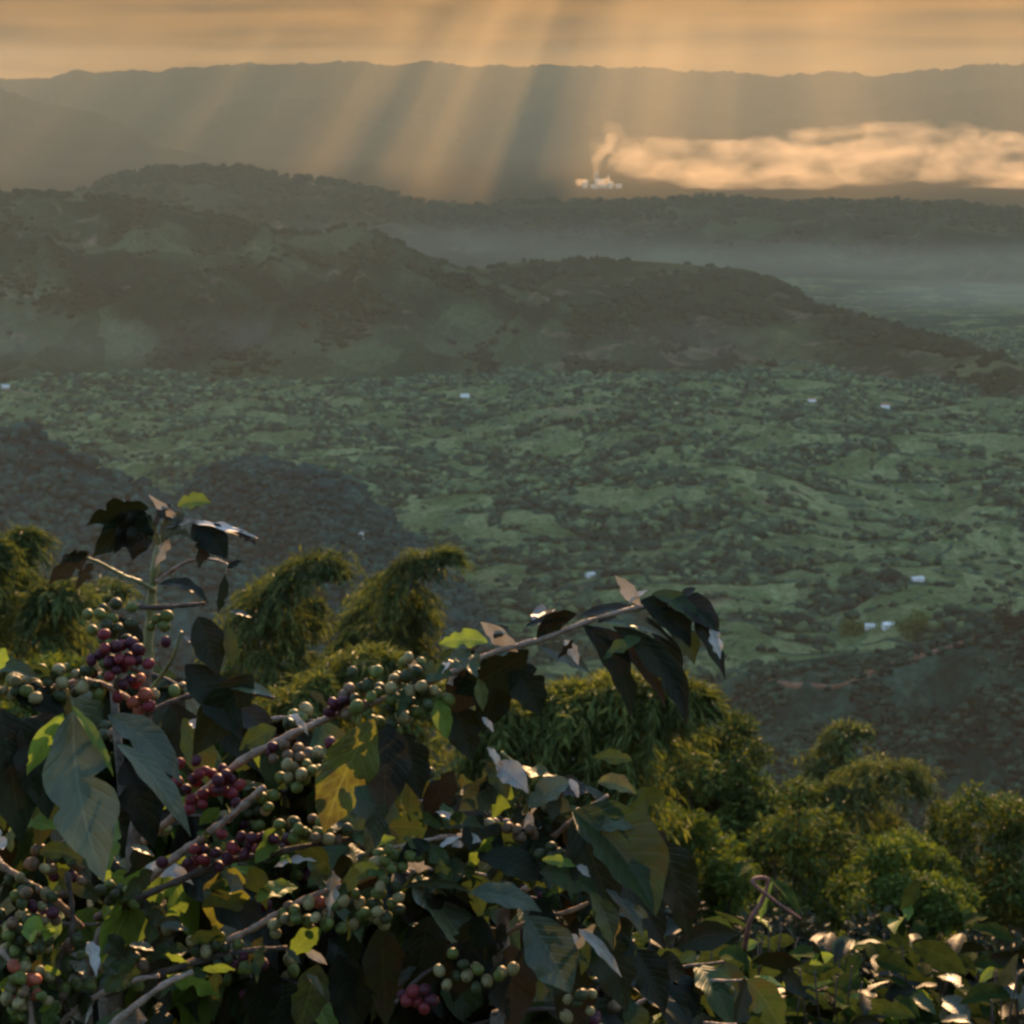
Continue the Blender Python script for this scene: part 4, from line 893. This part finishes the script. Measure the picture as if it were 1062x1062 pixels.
l(537, 676, 498, 645, 24, 'dry_glint', d=1.5, roll=45); l(512, 662, 528, 650, 14, 'brown', d=1.5, roll=40); l(434, 698, 420, 676, 13, 'dry_glint', d=1.51, roll=40); l(452, 704, 470, 684, 12, 'dry_glint', d=1.51, roll=50); l(548, 674, 470, 718, 46, 'dark', d=1.51, roll=28, bend=(0, .1)); l(530, 688, 562, 744, 40, 'dark', d=1.52, roll=15); l(500, 690, 465, 742, 44, 'brown', d=1.53, roll=15); l(560, 670, 612, 698, 24, 'pale', d=1.51, roll=40); l(585, 664, 600, 690, 16, 'dry_glint', d=1.5, roll=45); l(496, 704, 501, 738, 15, 'yellow', d=1.49, roll=20); l(452, 726, 464, 768, 22, 'lime', d=1.5, roll=20); l(520, 700, 500, 760, 40, 'dark', d=1.55, roll=20); l(470, 730, 490, 790, 40, 'dark', d=1.55, roll=15); l(500, 744, 512, 760, 9, 'dry_glint', d=1.48, roll=40); l(545, 650, 590, 642, 14, 'dark', d=1.5, roll=55)
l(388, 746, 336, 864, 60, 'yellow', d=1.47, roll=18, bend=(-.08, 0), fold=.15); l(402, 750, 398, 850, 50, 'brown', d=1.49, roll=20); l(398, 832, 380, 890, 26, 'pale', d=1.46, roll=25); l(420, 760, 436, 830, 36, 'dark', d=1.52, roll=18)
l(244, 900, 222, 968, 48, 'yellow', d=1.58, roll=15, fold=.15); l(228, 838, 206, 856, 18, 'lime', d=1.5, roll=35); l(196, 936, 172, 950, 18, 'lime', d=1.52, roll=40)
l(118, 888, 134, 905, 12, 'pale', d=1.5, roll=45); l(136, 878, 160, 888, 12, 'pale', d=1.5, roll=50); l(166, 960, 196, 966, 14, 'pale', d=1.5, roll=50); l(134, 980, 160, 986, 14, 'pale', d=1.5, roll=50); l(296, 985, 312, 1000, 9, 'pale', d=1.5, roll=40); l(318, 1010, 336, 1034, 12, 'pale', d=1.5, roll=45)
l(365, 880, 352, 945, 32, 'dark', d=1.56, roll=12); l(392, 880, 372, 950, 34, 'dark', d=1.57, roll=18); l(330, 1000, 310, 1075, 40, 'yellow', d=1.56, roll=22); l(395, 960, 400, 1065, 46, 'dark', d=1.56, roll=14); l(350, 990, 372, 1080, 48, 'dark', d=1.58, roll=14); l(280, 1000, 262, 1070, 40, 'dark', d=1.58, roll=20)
GR = ['green', 'dark', 'dark', 'green', 'tan', 'brown']
B.cluster(222, 808, 1.53, 17, 32, 20, ['red', 'red', 'wine', 'red', 'wine']); B.cluster(200, 832, 1.53, 3, 8, 7, ['red', 'brown']); B.cluster(298, 782, 1.53, 6, 13, 10, ['wine', 'brown']); B.cluster(312, 800, 1.52, 8, 22, 16, ['green', 'green', 'tan']); B.cluster(276, 832, 1.52, 3, 9, 7, ['green', 'tan'])
B.cluster(220, 890, 1.52, 7, 22, 8, ['red', 'wine']); B.cluster(267, 874, 1.51, 9, 26, 11, ['wine', 'red', 'wine']); B.cluster(325, 862, 1.51, 11, 32, 12, GR); B.cluster(412, 722, 1.51, 30, 40, 30, ['green', 'dark', 'dark', 'green', 'tan'], 6.7); B.cluster(362, 730, 1.52, 7, 15, 11, ['wine', 'brown'])
B.cluster(318, 955, 1.51, 11, 30, 17, ['tan', 'green', 'green', 'brown']); B.cluster(372, 945, 1.52, 10, 28, 22, ['green', 'dark', 'tan']); B.cluster(328, 937, 1.51, 2, 7, 4, ['orange']); B.cluster(215, 982, 1.53, 6, 18, 8, ['green', 'tan', 'dark']); B.cluster(255, 1000, 1.53, 5, 22, 10, ['dark', 'green', 'wine']); B.cluster(125, 930, 1.55, 6, 16, 9, ['dark', 'green'])
B.cluster(36, 935, 1.50, 20, 36, 36, ['dark', 'tan', 'brown', 'green', 'wine']); B.cluster(60, 890, 1.52, 10, 26, 14, ['brown', 'dark', 'wine']); B.cluster(30, 975, 1.49, 14, 30, 20, ['green', 'tan', 'dark']); B.cluster(24, 1022, 1.47, 18, 26, 26, ['tan', 'tan', 'orange', 'green', 'brown']); B.cluster(70, 1010, 1.5, 12, 20, 30, ['dark', 'brown', 'green']); B.cluster(125, 1010, 1.55, 8, 22, 12, ['dark', 'green', 'brown'])
def litter(Q, n, region, d, seed, mats=('mid', 'mid', 'pale', 'lime', 'mid', 'dark', 'lime', 'brown', 'mid', 'dry_glint', 'mid')):
    r_ = random.Random(seed); x0, x1, y0, y1 = region                  # small young, curled and torn leaves along the twigs
    nodes = [p for _, P in Q.br[1:] for p in P]
    for _ in range(n):
        p = np.array(r_.choice(nodes)) + np.array([r_.gauss(0, .02), r_.gauss(0, .02), r_.gauss(0, .015)]); Ln = r_.uniform(0.022, 0.055)
        dr = np.array([r_.gauss(0, 1), r_.gauss(0, .8), r_.gauss(-.3, .7)]); dr /= np.linalg.norm(dr)
        Q.leaf(p, p + dr * Ln, Ln * r_.uniform(.3, .55), r_.choice(mats), r_.uniform(-50, 70), np.array([0, 0, r_.uniform(.1, .35) * Ln]), wave=0.12)
litter(B, 110, (0, 700, 650, 1060), 1.5, 5)
B.finish()

# --- the leafy plant low in the middle
D = Plant(ground_below(520, 1150, 1.55), 'leafy coffee plant low in the middle with a large green leaf at its right')
pD = [D.o] + [np.array(pt(*q)) for q in ((520, 1180, 1.66), (525, 1060, 1.64), (520, 980, 1.62), (530, 900, 1.6), (540, 850, 1.58))]
D.branch3(catmull(pD, 6), 0.012, 0.004, M_trunk, 'trunk')
D.branch([(532, 890, 1.6), (500, 880, 1.56), (470, 868, 1.52), (440, 872, 1.5), (405, 880, 1.5)], 3.2, 2.0, M_twig); D.branch([(532, 890, 1.6), (570, 870, 1.55), (600, 845, 1.5), (630, 825, 1.48)], 3.2, 1.8, M_twig)
D.branch([(522, 970, 1.62), (550, 955, 1.55), (590, 945, 1.5), (620, 932, 1.48)], 3.2, 1.8, M_twig); D.branch([(522, 980, 1.62), (480, 990, 1.56), (440, 1010, 1.52), (410, 1040, 1.5)], 3.2, 1.8, M_twig_d); D.branch([(540, 852, 1.58), (548, 828, 1.55), (540, 800, 1.54), (520, 780, 1.53)], 2.6, 1.6, M_twig_g)
l = D.lp
l(518, 812, 476, 842, 38, 'pale', d=1.53, roll=35, bend=(0, -.15)); l(548, 838, 594, 812, 32, 'pale', d=1.52, roll=38, bend=(0, -.2)); l(594, 842, 680, 950, 74, 'mid', d=1.47, dt=-.04, roll=24, bend=(.14, -.12), fold=.75); l(600, 842, 640, 960, 60, 'dark', d=1.49, roll=15, bend=(-.05, -.05)); l(620, 812, 660, 824, 22, 'yellow', d=1.5, roll=38, bend=(0, -.25)); l(606, 816, 634, 842, 14, 'pale', d=1.49, roll=50); l(590, 808, 600, 828, 12, 'dry_glint', d=1.5, roll=45)
l(490, 926, 414, 922, 13, 'pale', d=1.47, roll=48, bend=(0, -.25)); l(488, 926, 562, 946, 30, 'pale', d=1.46, roll=36, bend=(0, -.15)); l(546, 950, 592, 1030, 56, 'pale', d=1.45, roll=14, bend=(.05, 0)); l(612, 926, 636, 986, 27, 'yellow', d=1.45, roll=24, bend=(.15, -.1)); l(562, 892, 598, 899, 14, 'lime', d=1.47, roll=30); l(598, 898, 612, 910, 11, 'dry_glint', d=1.47, roll=40); l(600, 964, 645, 1014, 16, 'dry_glint', d=1.45, roll=42); l(628, 922, 668, 974, 18, 'pale', d=1.46, roll=45, bend=(.1, -.1)); l(560, 905, 620, 930, 34, 'mid', d=1.48, roll=30, bend=(.05, -.2)); l(500, 890, 570, 915, 36, 'dark', d=1.5, roll=30, bend=(0, -.15)); l(560, 930, 560, 990, 30, 'dark', d=1.48, roll=20)
l(480, 850, 520, 900, 46, 'dark', d=1.53, roll=25); l(450, 850, 470, 930, 52, 'dark', d=1.54, roll=18); l(540, 860, 580, 930, 46, 'dark', d=1.53, roll=18); l(620, 960, 650, 1050, 50, 'dark', d=1.52, roll=18); l(500, 950, 470, 1040, 54, 'dark', d=1.52, roll=14); l(530, 980, 530, 1075, 52, 'brown', d=1.53, roll=14); l(445, 950, 430, 1040, 50, 'dark', d=1.53, roll=18); l(590, 1000, 600, 1080, 48, 'dark', d=1.52, roll=18); l(470, 800, 440, 850, 36, 'brown', d=1.55, roll=30); l(430, 790, 425, 850, 34, 'mid', d=1.55, roll=30); l(520, 790, 500, 830, 30, 'mid', d=1.55, roll=30); l(505, 775, 520, 800, 14, 'dry_glint', d=1.52, roll=55); l(452, 842, 480, 856, 10, 'dry_glint', d=1.5, roll=48); l(420, 868, 436, 884, 9, 'dry_glint', d=1.5, roll=45); l(455, 880, 478, 868, 10, 'dry_glint', d=1.5, roll=52); l(660, 985, 690, 1050, 40, 'dark', d=1.55, roll=25); l(640, 900, 690, 985, 44, 'dark', d=1.56, roll=22); l(575, 830, 545, 900, 40, 'dark', d=1.56, roll=25)
D.cluster(412, 890, 1.49, 9, 22, 14, ['green', 'tan', 'green']); D.cluster(398, 940, 1.5, 9, 18, 20, ['green', 'tan', 'dark']); D.cluster(434, 1036, 1.5, 5, 13, 8, ['red', 'wine']); D.cluster(500, 1006, 1.5, 9, 34, 16, ['tan', 'green', 'dark']); D.cluster(570, 882, 1.5, 4, 12, 8, ['brown', 'dark']); D.cluster(540, 864, 1.53, 4, 12, 10, ['brown', 'wine']); D.cluster(600, 1035, 1.5, 4, 14, 10, ['dark', 'tan'])
litter(D, 70, (400, 700, 780, 1060), 1.5, 6)
D.finish()

# --- more coffee behind, filling the shade between the branches
def backplant(px, d, label, seed, region, nbr, mats, tilt=-0.5, cherries=True):
    r_ = random.Random(seed); x0, x1, y0, y1 = region
    Q = Plant(ground_below(px, (y0 + y1) / 2, d), label)
    top = np.array(pt((x0 + x1) / 2, y0 + 10, d)); ax = catmull([Q.o, Q.o * 0.5 + top * 0.5 + (r_.uniform(-.05, .05), 0, 0), top], 8)
    Q.branch3(ax, 0.011, 0.004, M_trunk, 'trunk')
    for i in range(nbr):
        bx, by = r_.uniform(x0, x1), r_.uniform(y0 + 20, y1); ex = bx + r_.uniform(60, 150) * r_.choice((-1, 1)); ey = by + tilt * abs(ex - bx) * r_.uniform(-0.2, 0.8)
        d0 = d + r_.uniform(-0.05, 0.25); d1 = d0 + r_.uniform(-0.15, 0.1)
        P = Q.branch([(bx, by, d0), ((bx + ex) / 2, (by + ey) / 2 - 12, (d0 + d1) / 2), (ex, ey, d1)], 3.0, 1.6, r_.choice([M_twig_d, M_twig_d, M_twig]))
        for k in range(2, len(P), 3):
            p = P[k]
            for s in (-1, 1):
                if r_.random() < 0.12: continue
                Ln = r_.uniform(0.07, 0.125); dr = np.array([s * r_.uniform(.1, .7) * .6, r_.uniform(-.5, .5), -r_.uniform(0.15, 1.0)]); dr /= np.linalg.norm(dr)
                Q.leaf(p, p + dr * Ln, Ln * r_.uniform(0.36, 0.46), r_.choice(mats), r_.uniform(5, 60), np.array([0, 0, 0.2 * Ln]), wave=0.07)
            if cherries and r_.random() < 0.3:
                for q in range(r_.randint(3, 6)):
                    a = np.array([r_.gauss(0, .011), r_.gauss(0, .011), r_.gauss(0, .008)]); Q.cherry(p + a, r_.choice(['green', 'dark', 'tan', 'brown', 'wine', 'dark']), r_.uniform(.0056, .0072))
    Q.finish()
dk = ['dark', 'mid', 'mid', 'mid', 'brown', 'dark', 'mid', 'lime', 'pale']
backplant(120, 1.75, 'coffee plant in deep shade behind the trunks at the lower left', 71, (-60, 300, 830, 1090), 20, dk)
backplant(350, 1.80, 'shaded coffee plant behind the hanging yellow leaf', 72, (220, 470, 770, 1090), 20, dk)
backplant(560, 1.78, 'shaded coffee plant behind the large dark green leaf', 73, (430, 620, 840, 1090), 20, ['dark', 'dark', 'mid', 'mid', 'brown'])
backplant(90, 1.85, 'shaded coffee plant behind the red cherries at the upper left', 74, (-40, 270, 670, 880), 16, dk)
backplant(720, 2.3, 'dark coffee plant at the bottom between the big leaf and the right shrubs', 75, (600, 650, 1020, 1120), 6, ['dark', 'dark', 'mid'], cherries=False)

# --- the low shrubs at the lower right
def shrub(cx, top, w, h, d, label, seed, mats, n=260, leaf=0.10):
    r_ = np.random.default_rng(seed); c = np.array(pt(cx, top + h * 0.55, d)); base = root_at(c)
    e = empty('coffee_shrub', base, label, 'shrub', 'low coffee shrubs at the lower right')
    stems = []; tips = []
    for i in range(14):
        x = cx + r_.uniform(-.5, .5) * w; y = top + h * (abs(x - cx) / w) * 0.8 + r_.uniform(0, 0.45) * h
        tip = np.array(pt(x, y, d + r_.uniform(-.4, .4))); P = catmull([base, base * .5 + tip * .5 + (r_.uniform(-.15, .15), 0, -.1), tip], 10); tips.append(P)
        stems.append(tube(P, np.linspace(0.010, 0.002, len(P)), 6))
    V, Fc = join(stems); mesh_obj('stem', V, fix_tri(Fc), M_twig_d, e, origin=base)
    geo = {}
    for i in range(n):
        P = tips[r_.integers(0, len(tips))]; p = P[int(len(P) * (1 - 0.55 * r_.random() ** 1.4)) - 1] + r_.normal(size=3) * 0.07
        dr = r_.normal(size=3); dr[2] = abs(dr[2]) * 0.4 - 0.15; dr /= np.linalg.norm(dr); Ln = leaf * r_.uniform(0.6, 1.3)
        geo.setdefault(mats[r_.integers(0, len(mats))], []).append(leaf_geo(p, p + dr * Ln, Ln * .45, r_.uniform(-80, 80), np.array([0, 0, .18 * Ln]), .3, .06, r_.uniform(0, 6), 7, 5))
    for k, ls in geo.items():
        V, Fc, uv, o = [], [], [], 0
        for a, f, u in ls: V.append(a); Fc.append(f + o); uv.append(u); o += len(a)
        Fc = np.concatenate(Fc); ob = mesh_obj('foliage', np.concatenate(V), Fc, LM[k], e, origin=base); set_uv(ob, Fc, np.concatenate(uv))
    return e, base
sm = ['bush', 'bush', 'bush', 'mid', 'lime', 'bush', 'dark', 'bush', 'dark']
shrub(950, 935, 150, 170, 4.6, 'leafy shrub with bright lime tips in front of the domed tree', 81, sm, 800)
shrub(840, 950, 120, 160, 4.2, 'shrub with pale glinting leaves left of the lime-tipped shrub', 82, sm, 640)
shrub(1050, 985, 90, 130, 4.0, 'shrub with bluish broad leaves in the lower right corner', 83, ['bush', 'pale', 'bush', 'mid', 'dark'], 380, 0.11)
shrub(740, 1005, 120, 120, 3.6, 'small shrub with yellow-green young leaves at the bottom edge', 84, ['lime', 'bush', 'dark', 'bush', 'mid'], 320)
shrub(700, 930, 130, 160, 4.4, 'dark shrub beside the big green leaf', 85, ['dark', 'bush', 'bush', 'mid'], 480)
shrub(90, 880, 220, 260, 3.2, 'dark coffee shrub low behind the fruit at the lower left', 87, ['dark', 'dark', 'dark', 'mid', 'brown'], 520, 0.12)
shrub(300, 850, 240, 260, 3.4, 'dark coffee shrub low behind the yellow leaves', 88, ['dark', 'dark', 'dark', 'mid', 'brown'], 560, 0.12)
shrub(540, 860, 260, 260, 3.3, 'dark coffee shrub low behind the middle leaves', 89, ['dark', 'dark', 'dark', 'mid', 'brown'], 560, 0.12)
e, b0 = shrub(800, 930, 90, 160, 4.4, 'shrub with a bent reddish bare twig sticking out of its top', 86, ['bush', 'dark', 'bush', 'lime'], 330)
V, Fc = tube(catmull([np.array(pt(*q)) for q in ((772, 985, 4.35), (778, 955, 4.3), (790, 935, 4.3), (796, 912, 4.3), (780, 914, 4.28), (800, 932, 4.28), (830, 953, 4.3))], 6), np.linspace(0.007, 0.004, 37), 7)
mesh_obj('bare_twig', V, fix_tri(Fc), plain('red_twig', (0.16, 0.07, 0.05), 0.7, 0.3, 0.3, 40), e, origin=b0)
